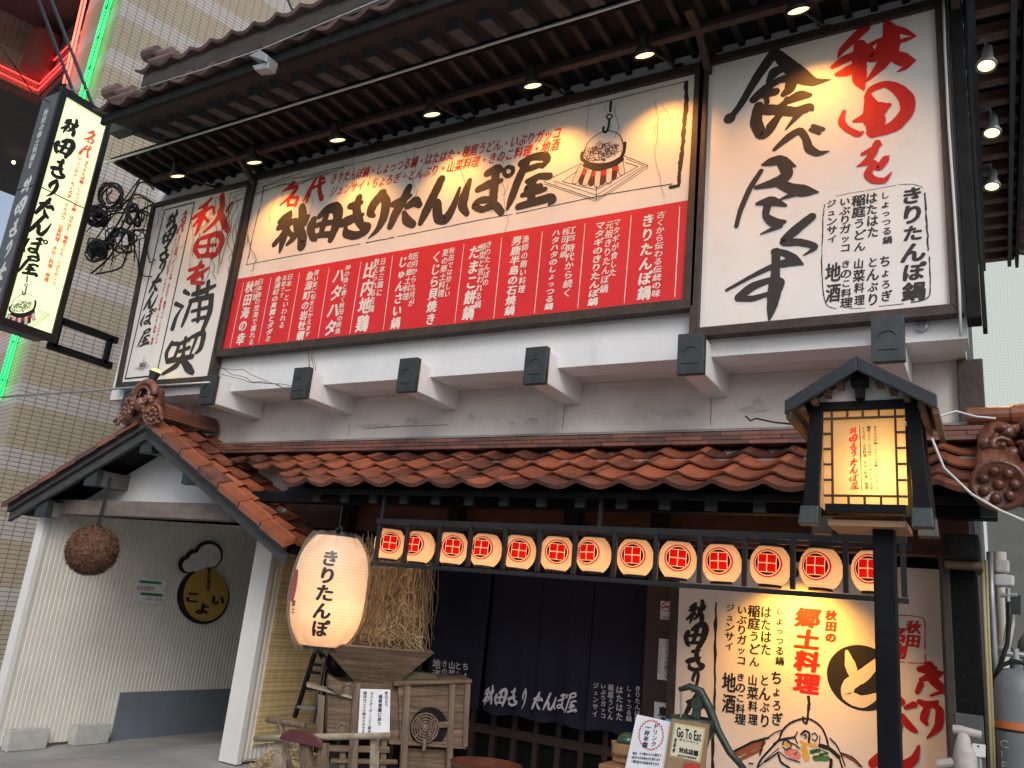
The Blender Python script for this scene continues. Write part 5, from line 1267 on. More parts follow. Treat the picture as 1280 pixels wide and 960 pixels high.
# notices on the door jamb
one('door_jamb', mat('dark_door_wood', (.04,.022,.018)), lambda b: b.box(-2.24,-2.005,5.9,5.99,.25,2.6), rest, bevel=.005)
PJ = planeY(5.895)
def notice(name, label, cat, px, Y, base=PAPER, t=.004, texts=(), extra=None, group=None):
    pl = Y if isinstance(Y, Plane) else planeY(Y); m = MB(); quad_slab(m, pl, px, t); cz = pl.w(sum((pl.at(*p) for p in px), Vector((0,0)))/4); cz.z = min(pl.at(*p).y for p in px)
    th = thing(name, label, cat, cz, group); m.build('sheet', base, th)
    for i, (nm, mt, fn) in enumerate(texts): letters(nm, mt, lambda b: fn(b, pl), th)
    return th
GREYINK2 = flat('grey_print', (.12,.12,.13))
def ns(b, pl):
    trace(b, pl, 780, 740, 4.364, [[(232+25*math.cos(a*.45), 80+26*math.sin(a*.45), 5) for a in range(15)]], h=.001)
    trace(b, pl, 780, 740, 4.364, [[(214,62,5),(250,98,5)]], h=.0012); trace(b, pl, 780, 740, 4.364, [[(212,84,7),(252,78,7)]], h=.0014)
notice('no_smoking_notice', 'small no smoking sticker high on the door jamb', 'notice', [(826,751),(841.5,752),(840.5,775),(825,774)], 5.895, texts=[('pictogram', DARKRED, ns), ('print', GREYINK2, lambda b, pl: row(b, pl, (827,771.5), (839,772.5), '全席禁煙', 1, .02))])
notice('shop_name_plate', 'narrow white upright plate on the door jamb below the sticker', 'notice', [(824,798),(843,800),(841,852),(821.5,849)], 5.895, texts=[('lettering', flat('brown_print', (.16,.1,.08)), lambda b, pl: (col(b, pl, (835,801), (833,849), 'きりたんぽ屋です', 1.25, .02, brushy=False), col(b, pl, (826,806), (824,842), 'いらっしゃいませ', .8, .01, brushy=False)))])
notice('tohoku_plate', 'white plate with bold black characters low on the door jamb', 'notice', [(818,877),(841,880),(841,915),(817,912)], 5.895, texts=[('lettering', INK, lambda b, pl: col(b, pl, (829,883), (828.5,909), '東北', .95, .07, brushy=False))])

# ---- straw bundle hanging behind the hopper
def straw(b):
    rn = random.Random(9); a0, a1 = pY(456,700,5.3).x, pY(539,700,5.3).x
    for i in range(620):
        x_ = rn.uniform(a0, a1); y_ = 5.3+rn.uniform(-.13,.1); zt_ = rn.uniform(1.95, 2.25); L = rn.choice((rn.uniform(.15,.4), rn.uniform(.35,.75), rn.uniform(.5,.8)))
        dx = rn.gauss(0,.05); bow = rn.gauss(0,.03); z0_ = max(zt_-L, 1.36+rn.uniform(0,.05))
        if rn.random() < .35: zt_ -= rn.uniform(.15,.45); z0_ = max(1.36, zt_-L)
        pts = [Vector((x_, y_, zt_)), Vector((x_+dx*.3+bow, y_-.02, zt_*.66+z0_*.34)), Vector((x_+dx*.7+bow*1.3, y_-.03+rn.uniform(-.02,.02), zt_*.33+z0_*.67)), Vector((x_+dx*1.2, y_+rn.uniform(-.06,.02), z0_))]
        b.tone = rn.random(); b.tube(pts, [.0035,.003,.0028,.0014], 4, caps=False)
    for i in range(420):   # loose ears and curls, thick near the foot
        x_ = rn.uniform(a0+.05, a1+.03); z_ = 1.38+abs(rn.gauss(0,.16)) if i % 3 else rn.uniform(1.4, 2.02); a = rn.uniform(-1.5,1.5); L = rn.uniform(.05,.17); c_ = rn.uniform(-1.6,1.6)
        b.tone = rn.random(); b.tube([(x_,5.18,z_),(x_+L*.5*math.sin(a),5.15+rn.uniform(-.02,.01),z_+L*.5*math.cos(a)),(x_+L*.9*math.sin(a+c_*.6),5.16,z_+L*.9*math.cos(a+c_*.6)),(x_+L*math.sin(a+c_),5.17,z_+L*math.cos(a+c_))], .0024, 4, caps=False)
    for k in range(3):
        c0 = Vector((rn.uniform(a1-.12,a1+.02), 5.14, rn.uniform(1.75,1.98))); b.tone = .8
        b.tube([c0+Vector((.06*math.cos(t*.8), 0, .05*math.sin(t*.8))) for t in range(7)], .004, 5)
STRAWT = tile_mat('dry_rice_straw', (.25,.18,.10), (.62,.48,.29), .75)
tag(one('straw_bundle', STRAWT, straw, tone=True), 'thick bundle of dry rice straw hanging beside the big lantern', 'straw bundle')

# ---- bamboo blind on the porch side wall
def blind(b):
    z = .44; y0, y1 = 5.50, 6.27
    while z < 2.36:
        b.tone = random.random(); w = random.uniform(-.006,.006)
        b.box(-5.552, -5.546, y0+w, y1+w, z, z+.0085); z += .0105
    b.tone = .0
    for k in range(8): b.box(-5.5455, -5.5445, y0+.04+k*.098, y0+.046+k*.098, .44, 2.36)
BLIND = tile_mat('bamboo_reed', (.6,.42,.18), (.9,.72,.4), .6)
tag(one('bamboo_blind', BLIND, blind, tone=True), 'yellow brown split bamboo blind hanging on the ribbed porch side wall', 'blind')

# ================================================================== WINNOWING MACHINE
YW = 4.9; oW = pY(490, 880, 4.95); PW = Plane(oW, (.72,.69,0), (0,0,1), None)
qx = lambda x, y: (300+x/3, 640+y/3)
win = thing('winnowing_machine', 'old grey wooden winnowing machine with a wide hopper and round fan opening', 'winnowing machine', (-3.6, 5.1, .28))
def slab(name, m, px, t, par=win, Y=YW, off=0, bevel=.004):
    mb = MB(); quad_slab(mb, PW if par is win else planeY(Y), [qx(*p) for p in px], t, off); return mb.build(name, m, par, bevel=bevel)
def hop(b):
    pl = PW; A0, A1, B0, B1 = pl.at(*qx(296,506)), pl.at(*qx(724,510)), pl.at(*qx(430,640)), pl.at(*qx(588,652))
    zt2, zb2 = (A0.y+A1.y)/2, (B0.y+B1.y)/2
    T = [pl.w((A0.x,zt2),.08), pl.w((A1.x,zt2),.08), pl.w((A1.x,zt2),-.5), pl.w((A0.x,zt2),-.5)]; Bq = [pl.w((B0.x,zb2),-.06), pl.w((B1.x,zb2),-.06), pl.w((B1.x,zb2),-.3), pl.w((B0.x,zb2),-.3)]
    for i in range(4):
        j = (i+1) % 4; P = [Bq[i], Bq[j], T[j], T[i]]; n_ = (P[1]-P[0]).cross(P[3]-P[0]).normalized()*.018
        b.hexa([P[0]-n_, P[1]-n_, P[1], P[0], P[3]-n_, P[2]-n_, P[2], P[3]])
one('hopper', OLDWOOD, hop, win, bevel=.003)
slab('side_planks', OLDWOOD, [(592,650),(850,642),(842,880),(600,868)], .45)
for k in range(3): slab('plank_joint', flat('joint_shadow_wood', (.04,.03,.022)), [(600,690+62*k),(845,684+63*k),(845,688+63*k),(600,694+62*k)], .004, off=.0015)
slab('top_board', OLDWOOD, [(575,636),(868,626),(868,640),(575,650)], .5, off=.03)
for a in ([(615,640),(640,640),(625,962),(598,962)], [(783,640),(806,640),(795,962),(772,962)], [(842,640),(864,640),(852,880),(832,880)]):
    slab('upright', OLDWOODV, a, .05, off=.02)
slab('rail', OLDWOOD, [(560,850),(850,868),(848,888),(558,870)], .04, off=.012)
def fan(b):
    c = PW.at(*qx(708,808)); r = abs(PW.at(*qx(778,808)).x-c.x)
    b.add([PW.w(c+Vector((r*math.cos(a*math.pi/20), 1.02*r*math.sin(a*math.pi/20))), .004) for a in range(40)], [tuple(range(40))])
one('fan_shade_disc', flat('dark_opening', (.008,.007,.006), .9), fan, win)  # black disc on solid planks; the hole's shade is put into its colour
def fdisc(b):
    c = PW.at(*qx(692,806)); r = abs(PW.at(*qx(745,806)).x-c.x); o = PW.w(c, .03)
    for rr in (.98, .8, .62, .44): b.lathe(o, [(r*rr,-.008),(r*rr,.008),(r*(rr-.1),.008),(r*(rr-.1),-.008),(r*rr,-.008)], 36, PW.n)
    b.lathe(o, [(r*.26,-.008),(r*.26,.01),(.001,.016)], 24, PW.n)
    for k in range(4):
        a = math.pi/4+k*math.pi/2; b.beam(o+(PW.u*math.cos(a)+PW.v*math.sin(a))*r*.2, o+(PW.u*math.cos(a)+PW.v*math.sin(a))*r*.95, .012, .012)
one('fan_grille', OLDWOODV, fdisc, win)
slab('fan_crossbar', OLDWOOD, [(640,792),(790,784),(790,806),(640,812)], .02, off=.022)
slab('fan_lever', OLDWOODV, [(684,850),(696,850),(694,892),(680,892)], .02, off=.045)
slab('front_panel', OLDWOOD, [(330,640),(432,640),(428,850),(325,850)], .4)
slab('front_panel', OLDWOOD, [(432,640),(600,652),(598,872),(428,850)], .4, off=-.03)
slab('upright', OLDWOODV, [(425,640),(452,640),(440,962),(402,962)], .06, off=.03)
slab('drawer_box', OLDWOOD, [(330,612),(382,640),(380,690),(330,655)], .25, off=.05)
slab('shelf', PALEWOOD, [(250,645),(420,690),(420,700),(250,655)], .2, off=.03)
slab('upright', OLDWOODV, [(292,680),(318,688),(308,860),(284,860)], .06, off=.05)
for a in ([(330,875),(560,880),(560,902),(330,897)], [(340,925),(590,930),(590,945),(340,940)]): slab('stretcher', OLDWOOD, a, .05, off=.02)
slab('leg', OLDWOODV, [(375,880),(398,880),(392,1000),(368,1000)], .05, off=.0)
slab('leg', OLDWOODV, [(530,860),(552,860),(546,1000),(522,1000)], .05, off=.0)
slab('lower_panel', OLDWOOD, [(610,890),(790,895),(785,1000),(600,1000)], .05, off=-.05)
def knob(b):
    for p in ((404,668),(384,818)):
        o = PW.w(PW.at(*qx(*p)), .012); b.lathe(o, [(.05,-.02),(.05,0),(.038,.006),(.03,-.002),(.001,0)], 20, PW.n)
one('axle_end', OLDWOODV, knob, win)
slab('cloth_flap', mat('olive_rag', (.09,.08,.05), .9, .3, 8, .3), [(600,634),(650,598),(740,615),(745,630)], .2, off=-.05)
# paper notice pinned to it
NB = flat('ink_pen', (.03,.04,.1))
def pnt(b, pl):
    Q = lambda x, y: (435+x/12, 850+y/12)
    col(b, pl, Q(575,165), Q(575,400), '本日より', 1.0, .03, brushy=False); col(b, pl, Q(487,215), Q(470,690), '通常営業に戻り', 1.0, .04, brushy=False)
    col(b, pl, Q(358,175), Q(315,800), 'ラストオーダー二十二時半', 1.05, .03, brushy=False); col(b, pl, Q(258,170), Q(225,800), '閉店は二十三時三十分です', 1.15, .03, brushy=False)
notice('paper_notice', 'white handwritten paper notice pinned to the winnowing machine', 'notice', [(450.5,861),(488,862),(487,917),(447.5,917)], Plane(PW.w((0,0),.07), PW.u, PW.v, None), texts=[('handwriting', NB, pnt)])

# ---- rail in front, plough head, straw heap, folding ladder
YR = 4.35; PRr = planeY(YR)
rail = thing('pole_rail', 'low rail of pale round poles on squared posts in front of the winnower', 'rail', (-4.2, YR, .28))
r3 = lambda x, y: PRr.w(PRr.at(*qx(x, y)))
one('top_pole', PALEWOOD, lambda b: b.tube([r3(58,850), r3(200,846), r3(380,842), r3(565,838)], [.021,.021,.02,.018], 10), rail, smooth=True)
for a in ([(122,856),(150,856),(142,1010),(112,1010)], [(480,846),(498,846),(494,1010),(476,1010)]):
    slab('post', PALEWOOD, a, .05, rail, YR, -.02)
pl2 = thing('plough_head', 'round grey wooden crossbar on a leaning stick before the bamboo blind', 'farm tool', (-4.75, 4.6, .28))
P46 = planeY(4.6); r4 = lambda x, y: P46.w(P46.at(*qx(x, y)))
one('crossbar', OLDWOODV, lambda b: b.tube([r4(102,778), r4(180,792), r4(245,802)], [.019,.021,.019], 12), pl2)
one('stick', OLDWOODV, lambda b: b.tube([r4(148,790), r4(165,860), r4(195,1010)], .022, 8), pl2)
def half(b):
    c = PRr.at(*qx(248,866)); r = abs(PRr.at(*qx(330,866)).x-c.x)*1.0; h_ = PRr.at(*qx(248,814)).y-c.y
    b.prism([PRr.w(c+Vector((r*math.cos(math.pi*a/18), h_*math.sin(math.pi*a/18))), .06) for a in range(19)], PRr.n*-.02)
hd = thing('round_backed_chair', 'wooden chair with a dark red half round back before the winnower', 'chair', (-4.1, YR, .28))
one('chair_back', mat('dark_red_lacquer', (.10,.03,.035), .5, .25, 10, .1), half, hd, bevel=.006)
for a in ([(232,868),(266,868),(272,1010),(236,1010)], [(304,866),(328,866),(324,1010),(296,1010)]): slab('back_post', OLDWOODV, a, .05, hd, YR, .03)
def heap(b):
    rn = random.Random(12); c = planeY(4.75); c = c.w(c.at(*qx(180,985)))
    b.tone = .3; b.blob(c+Vector((0,0,-.05)), .24, .22, .22, 18, .05)
    for i in range(500):
        a = rn.uniform(0, 6.28); ph = rn.uniform(0, 1.5); q_ = c+Vector((.25*math.sin(ph)*math.cos(a), .23*math.sin(ph)*math.sin(a), -.05+.23*math.cos(ph))); d = Vector((rn.uniform(-1,1), rn.uniform(-1,1), rn.uniform(-.5,.5))).normalized()*.06
        b.tone = rn.random(); b.tube([q_-d, q_+d], .0028, 4, caps=False)
tag(one('straw_heap', STRAWT, heap, tone=True), 'small heap of cut straw behind the pale pole rail', 'straw heap')
lad = thing('stepladder', 'dark narrow folding stepladder leaning beside the bamboo blind', 'ladder', (-4.9, 5.3, .28))
P53 = planeY(5.3); r5 = lambda x, y: P53.w(P53.at(*qx(x, y)))
one('side_rail', DKWOOD, lambda b: b.beam(r5(285,515), r5(205,770), .026, .03), lad); one('side_rail', OLDWOODV, lambda b: b.beam(r5(318,545), r5(272,790), .026, .03), lad)
one('rear_rail', DKWOOD, lambda b: b.beam(r5(285,515)+Vector((0,.03,0)), r5(300,790)+Vector((0,.5,0)), .03, .04), lad)
for y_ in (570, 600, 660, 730): one('rung', METAL if y_ > 700 else DKWOOD, lambda b: b.beam(r5(285-(y_-515)*.31, y_), r5(318-(y_-545)*.18, y_+6), .03, .02), lad)

# ================================================================== RIGHT FOREGROUND
drink = notice('drink_poster', 'white handwritten drink offer poster in a clear stand with red burst outline', 'poster', [(796,893),(840,903),(828,985),(776,985)], 4.2, t=.006)
PD = planeY(4.2); DX = lambda x, y: (780+x/4.364, 740+y/4.364)
def dr(b):
    n = 26; pts = []
    for k in range(n*2+1):
        a = math.pi*k/n; q_ = 1.0 if k % 2 else .88; pts.append((148+70*q_*math.cos(a), 780+84*q_*math.sin(a), 4))
    for i in range(len(pts)-1): trace(b, PD, 780, 740, 4.364, [[pts[i], pts[i+1]]], h=.001+.0001*(i % 2), rough=.05)
letters('red_outline', REDINK, dr, drink)
def db(b):
    col(b, PD, DX(178,715), DX(160,845), 'ドリンク', 1.0, .04, brushy=False); col(b, PD, DX(135,722), DX(112,850), '一杯半額', 1.0, .04, brushy=False)
    for i, s in enumerate(('毎日 十七時から十九時まで', '店内でのお食事の方に限ります', '一部対象外の商品があります')):
        row(b, PD, DX(48-5*i, 878+22*i), DX(205-6*i, 892+24*i), s, 1.3, .03)
letters('handwriting', NB, db, drink)
tag(one('blue_card', flat('blue_card', (.05,.26,.5)), lambda b: quad_slab(b, planeY(4.26), [(832,898),(843,901),(838,985),(826,985)], .004)), 'plain blue card behind the drink offer poster', 'card')
gte = notice('campaign_poster', 'small cream poster reading Go To Eat on a brown board', 'poster', [(844,905),(880,912),(873,952),(838,944)], 4.18, base=flat('cream_paper', (.66,.62,.48)), t=.004)
PG = planeY(4.18)
one('backing_board', mat('brown_cardboard', (.27,.18,.1), .8, .2, 6, .1), lambda b: quad_slab(b, PG, [(839,898),(886,906),(878,985),(826,985)], .012, -.005), gte)
one('frame_edge', flat('yellow_frame', (.5,.42,.2)), lambda b: quad_slab(b, PG, [(842,903),(882,910),(875,954),(836,946)], .0008, -.0042), gte)
def gt(b):
    latin(b, PG, (846,914), (877,920), 'Go To Eat', .062, .03)
    row(b, PG, (849,924), (874,929), 'キャンペーン', .9, .02); row(b, PG, (849,937), (873,942), '対応店舗', 1.05, .05); row(b, PG, (847,944), (871,948), '感染症対策実施店', .9, .02)
    col(b, PG, (845,922), (842,941), '食事券', .6, .03, brushy=False)
letters('black_lettering', INK, gt, gte)
tag(one('red_label', flat('red_label', (.5,.05,.04)), lambda b: quad_slab(b, planeY(4.172), [(856,953),(876,956),(872,985),(852,985)], .002)), 'red and white label stuck below the cream poster', 'label')
# hand pump
YP = 4.5; PP = planeY(YP); pp_ = lambda x, y: PP.w(PP.at(x, y))
pump = thing('hand_pump', 'old dark green cast iron hand water pump with a long curved handle', 'hand pump', (-1.5, YP, .28))
def pb_(b):
    c = pp_(866, 900); b.lathe((c.x, c.y, c.z-.45), [(.07,0),(.075,.3),(.09,.36),(.115,.40),(.125,.44),(.125,.462),(.1,.465),(.098,.45),(.001,.45)], 28)
one('body', IRON, pb_, pump, smooth=True)
one('handle', IRON, lambda b: b.tube([pp_(849,862), pp_(862,858), pp_(876,864), pp_(886,884), pp_(897,912), pp_(912,940), pp_(936,968)], [.012,.018,.022,.024,.02,.018,.014], 10), pump, smooth=True)
one('piston_rod', METAL, lambda b: b.tube([pp_(851,862), pp_(851,896)], .006, 8), pump)
one('pivot_bracket', IRON, lambda b: (b.tube([pp_(870,897), pp_(872,880), pp_(876,866)], [.026,.02,.022], 10), b.lathe(pp_(873,880), [(.03,-.03),(.03,.03)], 16, (0,-1,0), caps=True)), pump)
# bucket on a table
tb = thing('display_table', 'corner of a brown wooden table at the bottom edge', 'table', (-1.75, 4.4, .28))
P44 = planeY(4.3); tc_ = P44.w(P44.at(785,958))
one('tabletop', mat('worn_table_wood', (.22,.12,.06), .6, .35, 3, .25, stretch=(1,5,5)), lambda b: b.box(tc_.x-.13, tc_.x+.45, 4.22, 4.7, tc_.z-.035, tc_.z), tb, bevel=.005)
for xx in (tc_.x-.1, tc_.x+.4):
    for yy in (4.27, 4.62): one('leg', mat('worn_table_wood', (.22,.12,.06)), lambda b: b.box(xx, xx+.05, yy, yy+.05, .26, tc_.z-.036), tb)
bk = pY(783, 955, 4.42); bk.z = tc_.z
buck = thing('wooden_tub', 'small round wooden tub holding something dark green on the table', 'tub', bk)
one('tub', mat('hinoki_wood', (.42,.25,.12), .6, .25, 5, .2, stretch=(6,6,1)), lambda b: b.lathe(bk, [(.001,.004),(.075,.004),(.085,.095),(.077,.095),(.072,.05),(.001,.05)], 28), buck)
one('hoop', mat('copper_hoop', (.3,.15,.07), .4, .2, 5, 0, metal=.7), lambda b: b.lathe(bk, [(.081,.03),(.0835,.03),(.0845,.045),(.082,.045)], 28), buck)
one('lining', mat('dark_green_glass', (.02,.06,.03), .2, .3, 5, 0), lambda b: b.blob(bk+Vector((.0,0,.1)), .06, .06, .05, 16), buck, smooth=True)
tray = pY(607, 962, 4.6)
tag(one('lacquer_tub', mat('red_brown_lacquer', (.10,.035,.02), .35, .3, 8, .05), lambda b: b.lathe((tray.x, tray.y, tray.z-.28), [(.001,0),(.2,0),(.21,.3),(.22,.315),(.205,.315),(.195,.28),(.001,.28)], 36), smooth=True), 'rim of a red brown lacquered tub below the noren', 'tub')

# mallet and utilities at the right corner
YK = 4.6; PK = planeY(YK); k3 = lambda x, y: PK.w(PK.at(x, y))
mal = thing('wooden_mallet', 'pale grey wooden pestle mallet standing upside down by the corner pier', 'mallet', k3(1209, 1000))
def mh(b): b.tube([k3(1191,911), k3(1200,912.5), k3(1227,919)], [.019,.021,.018], 14)
one('crossbar', mat('bleached_wood', (.4,.38,.35), .7, .2, 4, .25, stretch=(3,9,9)), mh, mal)
one('stem', mat('bleached_wood', (.4,.38,.35)), lambda b: b.tube([k3(1205,916), k3(1204,930), k3(1206,945), k3(1208,1010)], [.022,.034,.05,.055], 14), mal, smooth=True)
one('side_peg', mat('bleached_wood', (.4,.38,.35)), lambda b: b.tube([k3(1172,955), k3(1190,953), k3(1203,955)], [.018,.022,.018], 10), mal)
PQ = planeY(4.97)
sw = thing('switch_box', 'small white plastic outdoor socket box on the dark pier', 'socket box', PQ.w(PQ.at(1224,956)))
one('box', flat('white_plastic', (.62,.64,.64)), lambda b: quad_slab(b, PQ, [(1215,929),(1232,931),(1232,947),(1216,945)], .03, .02), sw, bevel=.004)
one('screw', CABLE, lambda b: b.lathe(PQ.w(PQ.at(1223,932.5), .021), [(.005,0),(.001,.002)], 10, (0,-1,0)), sw)
one('conduit', METAL, lambda b: b.tube([PQ.w(PQ.at(1224,945), .0), PQ.w(PQ.at(1225,960), .0), PQ.w(PQ.at(1225,990), .0)], .012, 8), sw)
def conduit(label, pts, r, m, Y, name='conduit_pipe'):
    pl = planeY(Y); tag(one(name, m, lambda b: b.tube([pl.w(pl.at(*p)) for p in pts], r, 10), smooth=True), label, 'pipe')
YEL = mat('yellowed_conduit', (.34,.29,.15), .5, .15, 5, .05)
conduit('thin yellowed conduit running up the corner, left of its twin', [(1228,705),(1232,800),(1237,900),(1240,990)], .009, YEL, 5.08)
conduit('thin yellowed conduit running up the corner, right of its twin', [(1232.5,700),(1236,800),(1241,900),(1244,990)], .008, YEL, 5.09)
conduit('grey steel pipe beside the yellowed conduits at the right corner', [(1237,690),(1240,760),(1245,860),(1252,990)], .017, METAL, 5.25)
conduit('cream plastic drain pipe in the side alley by the gas meter', [(1250,690),(1252,760),(1256,840),(1262,990)], .032, PVC, 5.5)
conduit('cream plastic pipe elbow under the gas meter', [(1262,742),(1263,780),(1258,808),(1246,812)], .022, PVC, 5.35)
meter = thing('gas_meter', 'boxy pale grey gas meter above the cylinders in the side alley', 'gas meter', pY(1258,735,5.3))
PMt = planeY(5.25)
one('upper_case', mat('pale_grey_enamel', (.5,.52,.52), .5, .1, 4, .05), lambda b: quad_slab(b, PMt, [(1243,699),(1262,700),(1262,716),(1244,715)], .12), meter, bevel=.012)
one('lower_case', mat('pale_grey_enamel', (.5,.52,.52)), lambda b: quad_slab(b, PMt, [(1242,718),(1268,719),(1268,733),(1243,732)], .12, .01), meter, bevel=.012)
one('dial_window', flat('dark_dial', (.03,.035,.04)), lambda b: quad_slab(b, PMt, [(1256,743),(1276,744),(1276,768),(1257,767)], .06), meter)
one('fitting', METAL, lambda b: (b.tube([PMt.w(PMt.at(1250,744)), PMt.w(PMt.at(1272,744))], .012, 8), b.tube([PMt.w(PMt.at(1260,735)), PMt.w(PMt.at(1260,756))], .012, 8)), meter)
def hose(b):
    pl = planeY(5.12); P = lambda *p: pl.w(pl.at(*p))
    b.tube([P(1261,752), P(1262,775), P(1259,805), P(1250,832), P(1243,850)], .011, 8)
tag(one('gas_hose', CABLE, hose, smooth=True), 'black rubber hose dropping from the gas meter', 'hose')
def hose2(b):
    pl = planeY(5.1); P = lambda *p: pl.w(pl.at(*p)); b.tube([P(1243,848), P(1252,832), P(1266,826), P(1276,828), P(1290,832)], .011, 8)
tag(one('gas_hose', CABLE, hose2, smooth=True), 'black rubber hose arching over the front gas cylinder', 'hose')
def cyl(c, r, h, label, col_, band):
    t = thing('gas_cylinder', label, 'gas cylinder', c, 'gas cylinders in the side alley')
    m = mat(col_, (.15,.165,.175), .5, .15, 4, .1, dirt=((.10,.10,.10), 3, .5, .8))
    one('tank', m, lambda b: b.lathe(c, [(.001,0),(r*.9,0),(r,.03),(r,h-.12),(r*.93,h-.06),(r*.7,h-.015),(r*.3,h),(.001,h)], 36), t, smooth=True)
    one('valve', METAL, lambda b: (b.lathe(c+Vector((0,0,h)), [(.03,-.01),(.03,.05),(.018,.05),(.018,.1)], 14), b.tube([c+Vector((-.05,0,h+.07)), c+Vector((.05,0,h+.07))], .015, 8)), t)
    if band: one('orange_band', flat('orange_band', (.5,.16,.05)), lambda b: b.lathe(c, [(r+.0015,band-.022),(r+.0015,band+.022)], 36), t)
    one('chain', CABLE, lambda b: b.lathe(c, [(r+.003,h-.3),(r+.006,h-.295),(r+.003,h-.29)], 36), t)
    return t
c1 = pY(1275, 900, 5.15); r1 = 31*(c1-CAM).dot(fw)/FPX; zt1 = pY(1272, 836, 5.15).z
g1 = cyl(Vector((c1.x, 5.15, gz(0))), r1, zt1-gz(0), 'grey gas cylinder with an orange band standing in front', 'grey_cylinder_paint', pY(1262,908,5.05).z-gz(0))
def gtx(b):
    th = -.55
    for i, ch in enumerate('CIE'):
        a = th; z = pY(1274,932,5.05).z-.05*i
        k = Vector((c1.x, 5.15, z))
        vs, fs = glyph(ch); b.add([k+Vector(((r1+.002)*math.sin(a+(x-.5)*.07/r1), -(r1+.002)*math.cos(a+(x-.5)*.07/r1), (y_-.5)*.05)) for x, y_ in vs], fs)
letters('stencil', flat('pale_stencil', (.5,.52,.52)), gtx, g1)
c2 = pY(1287, 800, 5.7); cyl(Vector((c2.x+.06, 5.75, gz(0))), r1, pY(1275,788,5.7).z-gz(0), 'taller looking grey gas cylinder standing behind the first', 'grey_cylinder_paint', 0)
tag(one('alley_wall', mat('grey_alley_wall', (.13,.14,.138), .8, .15, 3, .2), lambda b: (b.box(-.05, 3, 7.6, 7.75, .2, 3.0), b.box(-.1, 3.1, 7.5, 7.8, 3.0, 3.08))), 'low pale grey wall closing the side alley', 'wall')

# ================================================================== PORCH ITEMS
cS = pY(115.5, 688, 4.9); dS = (cS-CAM).dot(fw); rS = 32*dS/FPX
def ball(b):
    rn = random.Random(30); b.blob(cS, rS*.93, rS*.93, rS*.90, 28, .015)
    for i in range(2600):
        z = rn.uniform(-1, 1); a = rn.uniform(0, 6.283); q_ = math.sqrt(1-z*z); n_ = Vector((q_*math.cos(a), q_*math.sin(a), z)); t_ = n_.orthogonal().normalized(); w_ = n_.cross(t_); th = rn.uniform(0, 6.28); tt = t_*math.cos(th)+w_*math.sin(th)
        p_ = cS+n_*rS*.9; e = cS+n_*rS*rn.uniform(.98,1.03)+tt*.02; s_ = n_.cross(tt)*.006
        b.add([p_-s_, p_+s_, e], [(0,1,2)])
sug = thing('cedar_ball', 'big round brown cedar leaf ball hanging under the porch gable', 'cedar ball', cS-Vector((0,0,rS)))
one('leaf_ball', mat('brown_cedar_leaf', (.125,.06,.035), .9, .5, 30, .5), ball, sug)
one('cord', CABLE, lambda b: b.tube([cS+Vector((-.02,0,rS*.8)), cS+Vector((0,.0,rS+.15)), Vector((cS.x+.01, 4.9, 2.62))], .009, 6), sug)
one('cord', CABLE, lambda b: b.tube([cS+Vector((.03,0,rS*.8)), cS+Vector((.03,.0,rS+.15)), Vector((cS.x+.03, 4.9, 2.62))], .006, 6), sug)
PXW = planeX(-8.316)
def qslabX(b, px, t, h=0):
    a = [PXW.w(PXW.at(*p), h+t) for p in px]; c_ = [PXW.w(PXW.at(*p), h) for p in px]; b.hexa([c_[3], c_[2], c_[1], c_[0], a[3], a[2], a[1], a[0]])
leaf = thing('leaflet', 'small white leaflet with two green bars taped to the left porch wall', 'notice', PXW.w(PXW.at(188,755)))
one('sheet', PAPER, lambda b: qslabX(b, [(174,720),(208,725),(205,756),(168,752)], .003), leaf)
HX = lambda x, y: (150+x/8, 670+y/8)
def bars_(b): poly(b, PXW, [HX(193,440),HX(415,462),HX(412,486),HX(192,466)], .0045); poly(b, PXW, [HX(205,562),HX(425,580),HX(422,608),HX(204,590)], .0045)
letters('green_bar', flat('green_print', (.04,.2,.07)), bars_, leaf)
letters('lettering', flat('pink_grey_print', (.45,.2,.3)), lambda b: row(b, PXW, HX(165,515), HX(340,530), '本日営業中', 1.2, .04, h=.0045), leaf)
letters('small_lettering', GREYINK2, lambda b: row(b, PXW, HX(255,620), HX(420,640), '入口こちら', 1.0, .03, h=.0045), leaf)
ova = thing('oval_wall_sign', 'dark outlined yellow oval shop sign with a white cloud top on the porch wall', 'sign', PXW.w(PXW.at(255,778)))
def ell(cx, cy_, rx, ry, n=36, rot=0): return [HX(cx+rx*math.cos(2*math.pi*k/n)*math.cos(rot)-ry*math.sin(2*math.pi*k/n)*math.sin(rot), cy_+rx*math.cos(2*math.pi*k/n)*math.sin(rot)+ry*math.sin(2*math.pi*k/n)*math.cos(rot)) for k in range(n)]
def eslab(b, e, h0, h1):
    a = [PXW.w(PXW.at(*p), h0) for p in e]; b.prism(a, PXW.n*(h1-h0))
def obk(b):
    eslab(b, ell(825,605,258,276,40,.1), .004, .02)
    for i, (x_, y_, r_) in enumerate(((880,185,140),(755,245,118),(665,285,88))): eslab(b, ell(x_, y_, r_, r_, 24), .004, .0195-.0004*i)
one('dark_backing', flat('dark_outline_paint', (.02,.02,.035)), obk, ova)
def owh(b):
    for i, (x_, y_, r_) in enumerate(((880,197,117),(765,262,97),(680,295,66))): eslab(b, ell(x_, y_, r_, r_, 24), .0205, .0225-.0004*i)
one('cloud_shape', flat('dull_white_paint', (.74,.74,.76)), owh, ova)
one('yellow_oval', flat('yellow_paint', (.5,.32,.07)), lambda b: eslab(b, ell(845,590,222,262,40,.1), .0205, .0242), ova)
